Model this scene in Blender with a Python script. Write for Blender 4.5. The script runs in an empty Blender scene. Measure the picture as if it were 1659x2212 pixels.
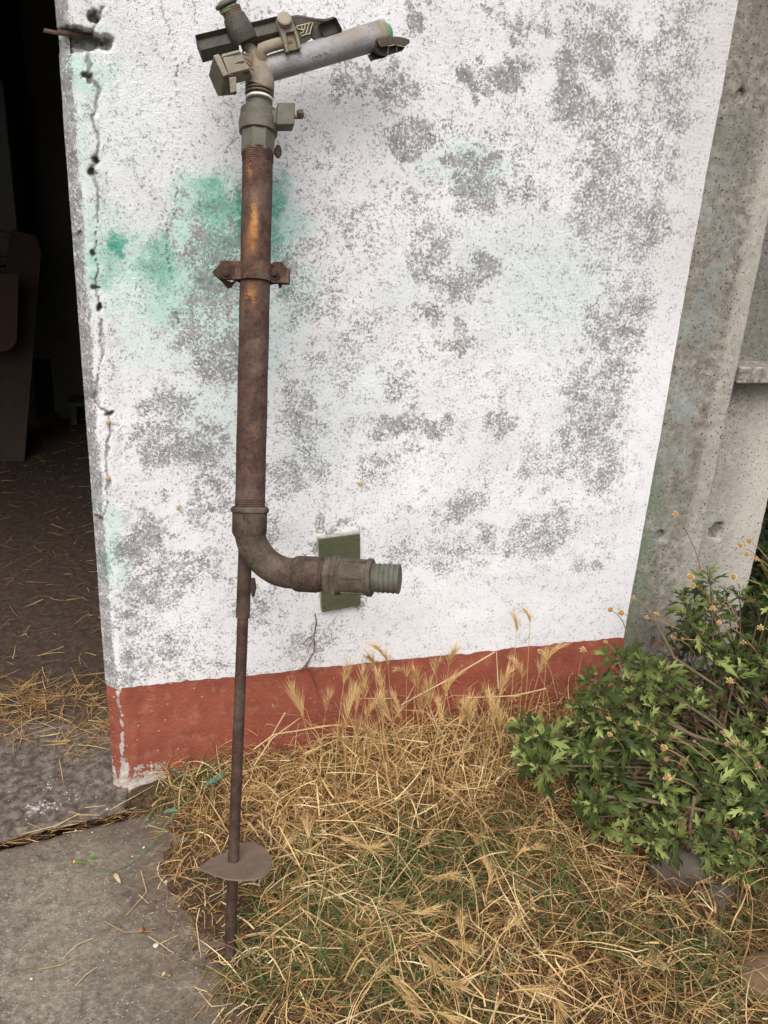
import bpy, bmesh, math, random
import numpy as np
from mathutils import Vector, Matrix, Quaternion
random.seed(7)
rng = np.random.default_rng(11)
S = bpy.context.scene
col = S.collection
# ------------------------------------------------------------------ camera
FPX, CXP, CYP = 1789.0, 829.5, 1106.0
CM = np.array([[0.96101085, 0.04679289, -0.27252262],
               [-0.27100721, 0.35504877, -0.89470412],
               [0.05489303, 0.93367596, 0.35388693]])
CL = np.array([0.1172547, -1.95492044, 1.55])
cam_d = bpy.data.cameras.new('camera')
cam = bpy.data.objects.new('camera', cam_d); col.objects.link(cam)
cam_d.sensor_fit = 'VERTICAL'; cam_d.sensor_height = 24.0; cam_d.sensor_width = 18.0
cam_d.lens = 24.0 * FPX / 2212.0
cam_d.clip_start = 0.05; cam_d.clip_end = 500
mw = Matrix.Identity(4)
for i in range(3):
    for j in range(3): mw[i][j] = CM[i, j]
    mw[i][3] = CL[i]
cam.matrix_world = mw
S.camera = cam
# ------------------------------------------------------------------ sky, sun, exposure
SUN_EL, SUN_AZ = math.radians(50), math.radians(200)      # azimuth clockwise from +Y
world = bpy.data.worlds.new('World'); S.world = world; world.use_nodes = True
wn = world.node_tree.nodes; wl = world.node_tree.links
sky = wn.new('ShaderNodeTexSky'); sky.sky_type = 'NISHITA'; sky.sun_disc = False
sky.sun_elevation = SUN_EL; sky.sun_rotation = SUN_AZ
sky.air_density = 1.0; sky.dust_density = 5.0; sky.ozone_density = 1.0
wl.new(sky.outputs[0], wn['Background'].inputs[0]); wn['Background'].inputs[1].default_value = 0.12
sd = bpy.data.lights.new('sun', 'SUN'); sd.energy = 2.1; sd.angle = math.radians(45); sd.color = (.985, .985, 1)
sun = bpy.data.objects.new('sun', sd); col.objects.link(sun)
sdir = Vector((math.sin(SUN_AZ) * math.cos(SUN_EL), math.cos(SUN_AZ) * math.cos(SUN_EL), math.sin(SUN_EL)))
sun.rotation_euler = sdir.to_track_quat('Z', 'Y').to_euler(); sun.location = (0, -4, 8)
S.view_settings.view_transform = 'Standard'; S.view_settings.look = 'None'
S.view_settings.gamma = 1; S.view_settings.use_curve_mapping = False
S.view_settings.exposure = 0.38

# ------------------------------------------------------------------ geometry helpers
def ray(px, py): return CM @ np.array([px - CXP, -(py - CYP), -FPX])
def at(px, py, y=0.0):
    v = ray(px, py); return Vector(CL + v * ((y - CL[1]) / v[1]))
def ag(px, py, z=0.0):
    v = ray(px, py); return Vector(CL + v * ((z - CL[2]) / v[2]))
def depth(p):
    return float(-(CM.T @ (np.array(p) - CL))[2])
def mm(rp, p): return rp * depth(p) / FPX          # picture radius to metres
def proj(P):
    c = (np.asarray(P) - CL) @ CM
    return CXP + FPX * c[..., 0] / -c[..., 2], CYP - FPX * c[..., 1] / -c[..., 2], -c[..., 2]

def vnoise(x, y, seed=0):
    r = np.random.default_rng(seed); n = 256; g = r.random((n, n))
    xi = np.floor(x).astype(int); yi = np.floor(y).astype(int)
    fx = x - xi; fy = y - yi; fx = fx * fx * (3 - 2 * fx); fy = fy * fy * (3 - 2 * fy)
    a = g[xi % n, yi % n]; b = g[(xi + 1) % n, yi % n]; c = g[xi % n, (yi + 1) % n]; d = g[(xi + 1) % n, (yi + 1) % n]
    return (a * (1 - fx) + b * fx) * (1 - fy) + (c * (1 - fx) + d * fx) * fy
def fbm(x, y, sc, oct=4, seed=0, rough=.5):
    s = 0; a = 1; t = 0
    for i in range(oct):
        s = s + a * vnoise(x * sc + 17.3 * i + 40, y * sc + 9.1 * i + 40, seed + i); t += a; a *= rough; sc *= 2.03
    return s / t
def sstep(a, b, x):
    t = np.clip((x - a) / (b - a), 0, 1); return t * t * (3 - 2 * t)

def mesh_np(name, V, F, mat=None, parent=None, smooth=True, attrs=None):
    me = bpy.data.meshes.new(name)
    V = np.asarray(V, dtype=np.float32); F = np.asarray(F, dtype=np.int32); k = F.shape[1]
    me.vertices.add(len(V)); me.vertices.foreach_set('co', V.ravel())
    me.loops.add(F.size); me.loops.foreach_set('vertex_index', F.ravel())
    me.polygons.add(len(F)); me.polygons.foreach_set('loop_start', np.arange(len(F), dtype=np.int32) * k)
    me.update(calc_edges=True)
    if smooth: me.polygons.foreach_set('use_smooth', np.ones(len(F), dtype=bool))
    for nm, arr in (attrs or {}).items():
        a = me.attributes.new(nm, 'FLOAT', 'POINT'); a.data.foreach_set('value', np.asarray(arr, dtype=np.float32).ravel())
    if mat: me.materials.append(mat)
    o = bpy.data.objects.new(name, me); col.objects.link(o)
    if parent: put_under(o, parent)
    return o
def put_under(o, parent):
    o.parent = parent
    o.matrix_parent_inverse = Matrix.Translation(parent.location).inverted()
def grid(nx, ny):
    i = np.arange(nx - 1)[:, None] * ny + np.arange(ny - 1)[None, :]
    i = i.ravel(); return np.stack([i, i + ny, i + ny + 1, i + 1], 1)
def obj(name, bm, mat, parent=None, sharp=35, bevel=0):
    me = bpy.data.meshes.new(name)
    bmesh.ops.recalc_face_normals(bm, faces=bm.faces[:])
    for f in bm.faces: f.smooth = True
    bm.to_mesh(me); bm.free()
    me.set_sharp_from_angle(angle=math.radians(sharp))
    if mat: me.materials.append(mat)
    o = bpy.data.objects.new(name, me); col.objects.link(o)
    if bevel:
        b = o.modifiers.new('bevel', 'BEVEL'); b.width = bevel; b.segments = 2; b.limit_method = 'ANGLE'; b.angle_limit = math.radians(40)
        b.harden_normals = True
    if parent: put_under(o, parent)
    return o
def thing(name, label, cat, loc=(0, 0, 0), group=None):
    o = bpy.data.objects.new(name, None); col.objects.link(o); o.location = loc; o.empty_display_size = .05
    return tag(o, label, cat, group)
def tag(o, label, cat, group=None):
    o['label'] = label; o['category'] = cat
    if group: o['group'] = group
    return o
def struct(o): o['kind'] = 'structure'; return o
def stuff(o, label=None, cat=None):
    o['kind'] = 'stuff'
    if label: o['label'] = label
    if cat: o['category'] = cat
    return o
def frame_of(d, up=Vector((0, 0, 1))):
    d = d.normalized()
    if abs(d.dot(up)) > .95: up = Vector((1, 0, 0))
    s = d.cross(up).normalized(); u = s.cross(d).normalized(); return s, u
def tube(bm, pts, rad, seg=20, cap=True, wob=0, up=None, twist=0):
    pts = [Vector(p) for p in pts]; n = len(pts)
    if not hasattr(rad, '__len__'): rad = [rad] * n
    t0 = (pts[1] - pts[0]).normalized(); s, u = frame_of(t0, up or Vector((0, 0, 1)))
    rings = []
    for i, p in enumerate(pts):
        a = pts[max(i - 1, 0)]; b = pts[min(i + 1, n - 1)]; t = (b - a)
        t = t.normalized() if t.length > 1e-9 else t0
        q = t0.rotation_difference(t); s = q @ s; u = q @ u; t0 = t
        ring = []
        for k in range(seg):
            an = 2 * math.pi * k / seg + twist; r = rad[i] * (1 + wob * (random.random() - .5))
            ring.append(bm.verts.new(p + (s * math.cos(an) + u * math.sin(an)) * r))
        rings.append(ring)
    for i in range(n - 1):
        for k in range(seg):
            bm.faces.new((rings[i][k], rings[i][(k + 1) % seg], rings[i + 1][(k + 1) % seg], rings[i + 1][k]))
    if cap:
        bm.faces.new(rings[0][::-1]); bm.faces.new(rings[-1])
def lathe(bm, p0, d, prof, seg=28, twist=0):          # prof: list of (distance along d, radius)
    tube(bm, [Vector(p0) + Vector(d).normalized() * (a + 1e-5 * i) for i, (a, r) in enumerate(prof)], [r for a, r in prof], seg, twist=twist)
def box(bm, c, ax, h, pocket=None):                   # ax: three unit vectors, h: three half sizes
    c = Vector(c); v = {}
    for i in (-1, 1):
        for j in (-1, 1):
            for k in (-1, 1): v[i, j, k] = bm.verts.new(c + ax[0] * h[0] * i + ax[1] * h[1] * j + ax[2] * h[2] * k)
    fs = [((-1,-1,-1),(-1,-1,1),(-1,1,1),(-1,1,-1)), ((1,-1,-1),(1,1,-1),(1,1,1),(1,-1,1)),
          ((-1,-1,-1),(1,-1,-1),(1,-1,1),(-1,-1,1)), ((-1,1,-1),(-1,1,1),(1,1,1),(1,1,-1)),
          ((-1,-1,-1),(-1,1,-1),(1,1,-1),(1,-1,-1)), ((-1,-1,1),(1,-1,1),(1,1,1),(-1,1,1))]
    F = [bm.faces.new([v[q] for q in f]) for f in fs]
    if pocket:
        fi, ins, dep = pocket
        bm.normal_update()
        f = F[fi]; bmesh.ops.inset_individual(bm, faces=[f], thickness=ins)
        axis = ax[fi // 2] * (1 if fi % 2 else -1)
        bmesh.ops.translate(bm, verts=f.verts[:], vec=-axis * dep)
def prism(bm, pts, thick, pocket=None):               # pts: planar outline, thick: vector
    a = [bm.verts.new(p) for p in pts]; b = [bm.verts.new(Vector(p) + thick) for p in pts]
    n = len(a); f0 = bm.faces.new(a); bm.faces.new(b[::-1])
    for i in range(n): bm.faces.new((a[i], b[i], b[(i + 1) % n], a[(i + 1) % n]))
    if pocket:
        bm.normal_update(); bmesh.ops.inset_individual(bm, faces=[f0], thickness=pocket[0])
        bmesh.ops.translate(bm, verts=f0.verts[:], vec=thick.normalized() * pocket[1])
XYZ = (Vector((1, 0, 0)), Vector((0, 1, 0)), Vector((0, 0, 1)))
BM = bmesh.new

# ------------------------------------------------------------------ material helpers
class Mat:
    def __init__(s, name, rough=.8, spec=.3, metal=0):
        s.m = bpy.data.materials.new(name); s.m.use_nodes = True; s.t = s.m.node_tree
        s.b = s.t.nodes['Principled BSDF']; s.b.inputs['Roughness'].default_value = rough
        s.b.inputs['Specular IOR Level'].default_value = spec; s.b.inputs['Metallic'].default_value = metal
        s.co = s.t.nodes.new('ShaderNodeTexCoord').outputs['Object']; s.h = None
    def n(s, k): return s.t.nodes.new(k)
    def set(s, inp, v):
        if isinstance(v, bpy.types.NodeSocket): s.t.links.new(v, inp)
        elif isinstance(v, (tuple, list)): inp.default_value = (*v, 1) if len(v) == 3 and len(inp.default_value) == 4 else v
        else: inp.default_value = v
    def noise(s, sc, det=4, rough=.55, vec=None, stretch=None, dist=0):
        x = s.n('ShaderNodeTexNoise'); x.inputs['Scale'].default_value = sc; x.inputs['Detail'].default_value = det
        x.inputs['Roughness'].default_value = rough; x.inputs['Distortion'].default_value = dist
        v = vec or s.co
        if stretch:
            m = s.n('ShaderNodeMapping'); m.inputs['Scale'].default_value = stretch; s.t.links.new(v, m.inputs['Vector']); v = m.outputs[0]
        s.t.links.new(v, x.inputs['Vector']); return x.outputs['Fac']
    def voro(s, sc, feat='F1', rand=1):
        x = s.n('ShaderNodeTexVoronoi'); x.feature = feat; x.inputs['Scale'].default_value = sc; x.inputs['Randomness'].default_value = rand
        s.t.links.new(s.co, x.inputs['Vector']); return x.outputs['Distance']
    def math(s, op, a, b=0.0, clamp=False):
        x = s.n('ShaderNodeMath'); x.operation = op; x.use_clamp = clamp; s.set(x.inputs[0], a); s.set(x.inputs[1], b); return x.outputs[0]
    def step(s, v, a, b):
        x = s.n('ShaderNodeMapRange'); x.interpolation_type = 'SMOOTHSTEP'; s.set(x.inputs['Value'], v)
        s.set(x.inputs['From Min'], a); s.set(x.inputs['From Max'], b); return x.outputs[0]
    def mix(s, f, a, b):
        x = s.n('ShaderNodeMix'); x.data_type = 'RGBA'; s.set(x.inputs[0], f); s.set(x.inputs[6], a); s.set(x.inputs[7], b); return x.outputs[2]
    def ramp(s, v, stops):
        x = s.n('ShaderNodeValToRGB'); r = x.color_ramp
        while len(r.elements) < len(stops): r.elements.new(.5)
        for e, (p, c) in zip(r.elements, stops): e.position = p; e.color = (*c, 1)
        s.set(x.inputs[0], v); return x.outputs[0]
    def attr(s, nm):
        x = s.n('ShaderNodeAttribute'); x.attribute_name = nm; return x.outputs['Fac']
    def sep(s, k):
        x = s.n('ShaderNodeSeparateXYZ'); s.t.links.new(s.co, x.inputs[0]); return x.outputs[k]
    def bump(s, h, dist=.002, st=1.0):
        x = s.n('ShaderNodeBump'); x.inputs['Distance'].default_value = dist; x.inputs['Strength'].default_value = st
        s.set(x.inputs['Height'], h)
        if s.h: s.t.links.new(s.h, x.inputs['Normal'])
        s.h = x.outputs[0]
    def done(s, colour, rough=None):
        s.set(s.b.inputs['Base Color'], colour)
        if rough is not None: s.set(s.b.inputs['Roughness'], rough)
        if s.h: s.t.links.new(s.h, s.b.inputs['Normal'])
        return s.m

# roughcast wall paint: chalky white, mould and bare render, green spray
def make_wall_mat():
    m = Mat('chalky_wall_paint', .92, .2)
    peel, green, mint, crack, smoothed, beige = [m.attr(k) for k in ('peel', 'green', 'mint', 'crack', 'fresh', 'beige')]
    f1 = m.noise(140, 6, .74); f2 = m.noise(420, 3, .6); big = m.noise(3.2, 5, .6)
    mid = m.noise(30, 6, .66)
    v = m.math('ADD', m.math('MULTIPLY', m.math('SUBTRACT', f1, .5), 7.0), m.math('MULTIPLY', m.math('SUBTRACT', mid, .5), 3.6))
    v = m.math('ADD', v, m.math('MULTIPLY', m.math('SUBTRACT', f2, .5), 3.2))
    v = m.math('ADD', v, m.math('MULTIPLY', peel, 1.6))
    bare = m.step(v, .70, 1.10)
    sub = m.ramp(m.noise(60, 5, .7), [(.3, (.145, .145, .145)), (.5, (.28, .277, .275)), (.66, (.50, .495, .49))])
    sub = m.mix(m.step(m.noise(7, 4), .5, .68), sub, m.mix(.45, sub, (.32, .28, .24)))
    paint = m.ramp(big, [(.3, (.78, .785, .795)), (.6, (.86, .865, .875))])
    paint = m.mix(m.math('MULTIPLY', beige, .55), paint, (.55, .52, .47))
    pn = m.math('ADD', mint, m.math('MULTIPLY', m.math('SUBTRACT', mid, .5), m.math('MULTIPLY', mint, .9)), True)
    paint = m.mix(pn, paint, (.50, .76, .68))
    gr = m.math('ADD', green, m.math('MULTIPLY', m.math('SUBTRACT', m.math('ADD', m.math('MULTIPLY', f1, .5), m.math('MULTIPLY', mid, .5)), .5), m.math('MULTIPLY', green, 4.0)), True)
    paint = m.mix(m.math('MULTIPLY', m.step(v, .15, .95), .38), paint, (.50, .50, .50))
    paint = m.mix(gr, paint, (.035, .36, .24)); sub = m.mix(m.math('MULTIPLY', gr, .45), sub, (.035, .26, .18))
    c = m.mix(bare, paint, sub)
    pits = m.step(m.noise(210, 2, .5), .66, .73)
    c = m.mix(m.math('MULTIPLY', pits, m.math('SUBTRACT', .85, smoothed, True)), c, (.20, .185, .17))
    dots = m.step(m.voro(55), .11, .06)
    dots = m.math('MULTIPLY', dots, m.step(m.noise(9, 2), .5, .62))
    c = m.mix(m.math('MULTIPLY', dots, .75), c, (.10, .09, .08))
    c = m.mix(m.math('MULTIPLY', m.attr('notch'), .8), c, m.ramp(f1, [(.35, (.10, .075, .055)), (.5, (.21, .165, .125)), (.62, (.36, .30, .245))]))
    c = m.mix(m.math('MULTIPLY', crack, .65), c, (.17, .145, .12))
    m.bump(m.math('ADD', m.math('MULTIPLY', f1, .8), m.math('MULTIPLY', bare, -.35)), .0052)
    m.bump(f2, .0020)
    return m.done(c)
WALL = make_wall_mat()
def make_band():
    m = Mat('red_oxide_band_paint', .8, .3)
    chip = m.attr('chip'); n = m.noise(90, 5, .65); n2 = m.noise(14, 4)
    c = m.ramp(n2, [(.3, (.21, .056, .034)), (.7, (.30, .086, .051))])
    c = m.mix(m.step(m.noise(120, 3), .60, .72), c, (.20, .045, .03)); c = m.mix(m.math('MULTIPLY', m.step(m.noise(26, 5, .7), .5, .66), .35), c, (.38, .19, .13))
    ch = m.step(m.math('ADD', m.math('ADD', m.math('MULTIPLY', n, .5), m.math('MULTIPLY', m.noise(40, 3), .5)), m.math('MULTIPLY', chip, .36)), .72, .75)
    c = m.mix(ch, c, m.ramp(m.noise(50, 4), [(.35, (.30, .24, .21)), (.65, (.55, .50, .45))]))
    sp = m.step(m.voro(42), .10, .06); c = m.mix(m.math('MULTIPLY', sp, .8), c, (.62, .5, .44))
    m.bump(m.math('SUBTRACT', m.noise(150, 4), m.math('MULTIPLY', ch, .6)), .0022)
    return m.done(c)
BAND = make_band()
def make_concrete(name, a, b, c3, pit=.6, alg=False, sc=1):
    m = Mat(name, .92, .2)
    n = m.noise(45 * sc, 6, .7); big = m.noise(4, 4)
    c = m.ramp(n, [(.37, a), (.5, b), (.64, c3)])
    c = m.mix(m.step(big, .42, .62), c, m.mix(.45, c, a))
    if alg:
        w = m.attr('algae'); w = m.math('MULTIPLY', w, m.step(m.noise(12, 5, .6), .36, .6), True)
        c = m.mix(w, c, (.27, .31, .29))
        g = m.math('MULTIPLY', m.attr('moss'), m.step(m.noise(16, 5, .6), .3, .6), True)
        c = m.mix(m.math('MULTIPLY', g, .8), c, (.14, .175, .12))
        c = m.mix(m.math('MULTIPLY', m.attr('pale'), .8), c, (.46, .435, .385))
        c = m.mix(m.math('MULTIPLY', m.attr('dark_tone'), .7), c, (.115, .105, .088))
    pits = m.step(m.noise(160 * sc, 2, .5), .63, .70)
    c = m.mix(m.math('MULTIPLY', pits, pit), c, (.055, .05, .045))
    lt = m.step(m.voro(60 * sc), .12, .07); c = m.mix(m.math('MULTIPLY', lt, .4), c, (.6, .57, .52))
    m.bump(m.math('SUBTRACT', n, pits), .003)
    return m.done(c)
PRECAST = make_concrete('precast_concrete', (.14, .128, .108), (.23, .212, .182), (.35, .325, .28), .85, True)
def make_apron():
    m = Mat('worn_apron_concrete', .93, .18)
    n = m.math('ADD', m.math('MULTIPLY', m.noise(62, 6, .8), .72), m.math('MULTIPLY', m.noise(16, 5, .7), .28)); big = m.noise(5, 5, .6)
    c = m.ramp(n, [(.40, (.095, .080, .062)), (.5, (.215, .186, .145)), (.60, (.40, .355, .28))])
    c = m.mix(m.step(big, .38, .62), m.mix(.4, c, (.25, .22, .16)), m.mix(.35, c, (.115, .097, .082)))
    c = m.mix(m.math('MULTIPLY', m.attr('dirt'), m.step(m.noise(30, 5, .65), .25, .6), True), c, (.11, .078, .058))
    t = m.step(m.math('ADD', m.attr('teal'), m.math('MULTIPLY', m.math('SUBTRACT', m.noise(60, 5, .7), .5), 2.2)), .55, .95)
    c = m.mix(m.math('MULTIPLY', t, .7), c, (.06, .078, .072))
    w = m.step(m.math('ADD', m.attr('white'), m.math('MULTIPLY', m.math('SUBTRACT', m.noise(85, 4, .6), .5), 2.4)), .72, .8)
    c = m.mix(w, c, (.60, .58, .55))
    ag_ = m.step(m.voro(90), .26, .12); c = m.mix(m.math('MULTIPLY', ag_, m.step(m.noise(20, 3), .42, .6)), c, (.42, .385, .32))
    dk = m.step(m.noise(120, 3), .62, .68); c = m.mix(m.math('MULTIPLY', dk, .6), c, (.06, .05, .045))
    m.bump(m.math('ADD', n, m.math('MULTIPLY', ag_, .2)), .006); m.bump(m.noise(260, 2), .001)
    return m.done(c)
APRON = make_apron()
def make_soil(name, a, b, c3):
    m = Mat(name, .97, .1); n = m.noise(70, 6, .7)
    c = m.ramp(n, [(.32, a), (.5, b), (.7, c3)])
    c = m.mix(m.step(m.voro(90), .16, .08), c, m.mix(.5, c3, (.35, .30, .24)))
    m.bump(n, .01); m.bump(m.noise(230, 3), .002); return m.done(c)
SOIL = make_soil('dry_soil', (.040, .024, .015), (.085, .053, .034), (.16, .105, .068))
INSOIL = make_soil('trodden_barn_dirt', (.060, .042, .032), (.092, .065, .050), (.13, .095, .072))
def rust_mat(name, streak=True, dust=.2, base=((.040, .021, .016), (.070, .037, .028), (.115, .062, .044)), orange=.22):
    m = Mat(name, .82, .35)
    n = m.noise(38, 6, .68); c = m.ramp(n, [(.32, base[0]), (.5, base[1]), (.7, base[2])])
    c = m.mix(m.math('MULTIPLY', m.step(m.noise(120, 5, .7), .50, .64), .75), c, (.022, .013, .011))
    if streak:
        st = m.noise(22, 5, .65, stretch=(1, 1, .16)); k = m.math('MULTIPLY', m.attr('orange'), m.step(m.math('ADD', m.math('MULTIPLY', st, .6), m.math('MULTIPLY', m.noise(80, 6, .8), .4)), .47, .53), True)
        c = m.mix(k, c, m.ramp(m.noise(90, 4, .7), [(.35, (.20, .085, .03)), (.55, (.40, .19, .055)), (.75, (.36, .28, .15))]))
    c = m.mix(m.math('MULTIPLY', m.step(m.noise(45, 6, .75), .55, .68), orange), c, (.24, .115, .045))
    c = m.mix(m.math('MULTIPLY', m.step(m.noise(14, 4), .45, .7), dust), c, (.26, .21, .16))
    m.bump(n, .0045); m.bump(m.noise(180, 5, .75), .0016)
    return m.done(c, m.ramp(n, [(.3, (.8,) * 3), (.7, (.97,) * 3)]))
RUST = rust_mat('rusty_riser_steel'); RUSTROD = rust_mat('rusty_rod_steel', False, .15, ((.026, .014, .011), (.050, .027, .020), (.085, .046, .032)), .15)
RUSTCLAMP = rust_mat('flaking_clamp_rust', False, .35, ((.038, .022, .016), (.078, .043, .029), (.15, .085, .05)), .28)
ELBOW = rust_mat('dusty_elbow_iron', False, .30, ((.038, .026, .019), (.070, .049, .035), (.115, .082, .058)), .10)
def dusty(name, a, b, dust=(.30, .25, .19), amt=.6, rough=.65, metal=0, spec=.4, sc=25, dark=None):
    m = Mat(name, rough, spec, metal); n = m.noise(sc, 6, .66)
    c = m.mix(m.step(n, .3, .7), a, b)
    c = m.mix(m.math('MULTIPLY', m.step(m.noise(sc * .7, 6, .7), .42, .68), amt), c, dust)
    c = m.mix(m.math('MULTIPLY', m.step(m.noise(sc * 7, 3), .58, .72), .5), c, dark or tuple(x * .45 for x in a))
    m.bump(n, .003); m.bump(m.noise(220, 4, .7), .0012); return m.done(c)
ALU = dusty('weathered_aluminium', (.20, .20, .20), (.30, .30, .302), (.27, .20, .15), .75, .6, .15)
TAN = dusty('tan_dusted_casting', (.17, .145, .108), (.28, .24, .18), (.33, .245, .155), .5, .75)
BOXM = dusty('pale_moulded_box', (.23, .205, .155), (.33, .30, .235), (.25, .195, .13), .5, .75)
DARKP = dusty('dark_moulded_arm', (.042, .037, .030), (.075, .067, .054), (.125, .104, .078), .5, .7)
OLIVE = dusty('olive_grey_coupling', (.072, .066, .047), (.115, .106, .078), (.14, .115, .083), .4, .6)
GREENR = dusty('green_seal_plastic', (.07, .19, .09), (.13, .28, .15), (.24, .22, .15), .5, .6)
WHITER = dusty('white_seal_ring', (.62, .61, .58), (.72, .71, .68), (.4, .36, .3), .3, .5)
SPRING = dusty('dull_spring_steel', (.10, .075, .055), (.19, .15, .11), (.16, .09, .05), .5, .6, .1)
COPPER = dusty('tarnished_hose_tail', (.075, .078, .056), (.125, .138, .105), (.15, .105, .07), .55, .65, sc=40)
UNION = dusty('grime_caked_union', (.050, .038, .027), (.095, .073, .053), (.15, .125, .09), .5, .85, sc=60)
PLATE = dusty('stake_plate_steel', (.125, .090, .066), (.185, .135, .10), (.20, .125, .08), .5, .75, sc=18)
GREENP = dusty('olive_green_plate_paint', (.058, .066, .034), (.082, .092, .048), (.115, .095, .055), .3, .55)
PLASTER = dusty('chalky_plaster', (.30, .28, .24), (.56, .53, .47), (.26, .22, .17), .6, .9, sc=90)
BRASS = dusty('pale_fin_edge', (.40, .36, .23), (.48, .43, .28), (.3, .25, .18), .3, .7)
def flat(name, c, rough=.8, metal=0, var=.35, sc=30, trans=0):
    m = Mat(name, rough, .3, metal); n = m.noise(sc, 5, .6)
    k = m.mix(n, tuple(x * (1 - var) for x in c), tuple(min(1, x * (1 + var)) for x in c))
    if trans:
        m.b.inputs['Transmission Weight'].default_value = 0
    m.bump(n, .001); return m.done(k)

# ------------------------------------------------------------------ the white wall
def poly_dist(X, Z, pts):
    d = np.full(X.shape, 9.0)
    for (x0, z0), (x1, z1) in zip(pts[:-1], pts[1:]):
        dx, dz = x1 - x0, z1 - z0; t = np.clip(((X - x0) * dx + (Z - z0) * dz) / (dx * dx + dz * dz + 1e-12), 0, 1)
        d = np.minimum(d, np.hypot(X - x0 - t * dx, Z - z0 - t * dz))
    return d
def wpt(p): q = at(*p); return (q.x, q.z)
X1 = 1.512; ZB = 0.318; ZT = 2.35
def blobs(X, Z, lst, seed):
    wx = X + (fbm(X, Z, 18, 5, seed, .65) - .5) * .13; wz = Z + (fbm(X, Z, 18, 5, seed + 9, .65) - .5) * .13
    out = np.zeros_like(X)
    for (px, py, rx, ry, a) in lst:
        c = at(px, py); dp = depth(c) / FPX
        cosx = 1.0 + .22 * max(0, (px - 300) / 1300)
        d = np.sqrt(((wx - c.x) / (rx * dp * cosx)) ** 2 + ((wz - c.z) / (ry * dp)) ** 2)
        out = np.maximum(out, a * (1 - sstep(.45, 1.25, d))) if a > 0 else out + a * (1 - sstep(.45, 1.25, d))
    return out
PEEL = [(865, 195, 50, 55, .75), (1008, 175, 34, 42, .85), (1090, 165, 48, 52, .9), (1295, 120, 62, 55, .8), (1215, 195, 50, 80, .8),
        (1250, 250, 42, 45, .8), (890, 300, 60, 32, .7), (1130, 50, 50, 26, .6), (1050, 25, 30, 22, .6), (1010, 360, 60, 30, .8),
        (1030, 420, 75, 45, .65), (900, 25, 36, 24, .7), (760, 150, 36, 36, .6), (800, 190, 70, 26, .65), (930, 560, 45, 80, .6),
        (1050, 580, 34, 38, .8), (975, 610, 45, 55, .6), (1045, 560, 26, 20, .7), (930, 690, 34, 28, .6), (985, 740, 30, 26, .6),
        (870, 830, 40, 34, .55), (860, 930, 60, 42, .65), (945, 930, 36, 30, .62), (1075, 910, 40, 50, .5), (1010, 1080, 40, 52, .55),
        (970, 1120, 30, 30, .6), (1040, 1160, 40, 30, .5), (1150, 430, 40, 50, .55), (430, 470, 60, 40, .5), (450, 550, 90, 70, .72),
        (500, 430, 34, 60, .85), (470, 620, 80, 90, .68), (420, 720, 70, 60, .55), (480, 790, 60, 70, .72), (370, 880, 60, 55, .8),
        (330, 960, 60, 60, .62), (420, 960, 80, 70, .68), (470, 1080, 60, 90, .6), (300, 1180, 60, 70, .72), (330, 1280, 70, 60, .60),
        (280, 1330, 40, 30, .62), (400, 1230, 70, 60, .55), (640, 640, 40, 60, .5), (620, 560, 45, 60, .45), (650, 900, 60, 90, .5), (640, 1020, 60, 50, .55),
        (730, 780, 60, 60, .35), (700, 640, 60, 70, .35), (820, 1010, 50, 40, .32), (590, 1150, 40, 60, .48), (560, 1310, 60, 60, .45), (660, 1400, 60, 50, .5),
        (1300, 400, 80, 200, .5), (1440, 200, 70, 230, .5), (1330, 60, 60, 60, .5), (1250, 60, 60, 60, .45), (1390, 500, 50, 120, .55), (1345, 700, 80, 100, .6),
        (1300, 840, 80, 90, .62), (1260, 940, 70, 90, .6), (1310, 1010, 60, 90, .5), (1170, 1000, 60, 60, .45), (1190, 1150, 60, 60, .55), (1110, 1180, 70, 40, .5),
        (1130, 1290, 26, 40, .55), (1185, 1300, 14, 40, .5), (1265, 1230, 40, 50, .5), (1255, 1290, 20, 40, .5), (960, 1190, 60, 40, .45), (870, 1200, 50, 40, .4),
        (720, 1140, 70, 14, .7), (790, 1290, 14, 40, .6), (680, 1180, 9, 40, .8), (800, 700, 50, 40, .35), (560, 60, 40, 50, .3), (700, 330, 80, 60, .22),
        (330, 1400, 90, 60, .45), (260, 1460, 50, 20, .55), (420, 1440, 70, 24, .4), (1070, 300, 120, 60, .28), (760, 480, 90, 90, .28), (880, 430, 80, 60, .3)]
GREEN = [(240, 522, 34, 40, .62), (228, 560, 40, 50, .25), (345, 585, 50, 55, .42), (370, 640, 70, 70, .18), (330, 625, 40, 60, .22), (462, 440, 60, 55, .42), (512, 470, 26, 70, .9), (480, 545, 40, 55, .42),
         (440, 590, 50, 60, .30), (595, 480, 26, 110, .42), (600, 600, 20, 60, .25), (228, 1225, 26, 60, .32), (226, 130, 30, 30, 0.0)]
MINT = [(165, 150, 34, 45, .8), (200, 130, 60, 50, .5), (180, 290, 40, 180, .4), (160, 480, 26, 120, .5), (250, 560, 110, 120, .75), (380, 620, 120, 130, .7), (460, 470, 110, 110, .95),
        (500, 600, 60, 90, 1), (600, 500, 60, 130, .85), (480, 700, 110, 100, .7), (330, 720, 120, 120, .35), (560, 760, 80, 120, .4), (470, 900, 110, 120, .35), (1010, 370, 90, 60, .45),
        (1130, 560, 160, 100, .22), (1200, 620, 160, 130, .26), (1130, 680, 140, 90, .16), (1230, 840, 80, 120, .12), (880, 600, 60, 60, .2), (640, 650, 60, 80, .45), (240, 1180, 36, 120, .5),
        (225, 250, 200, 200, .16), (300, 330, 160, 160, .12), (680, 950, 60, 90, .2), (740, 850, 140, 140, .15)]
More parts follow.
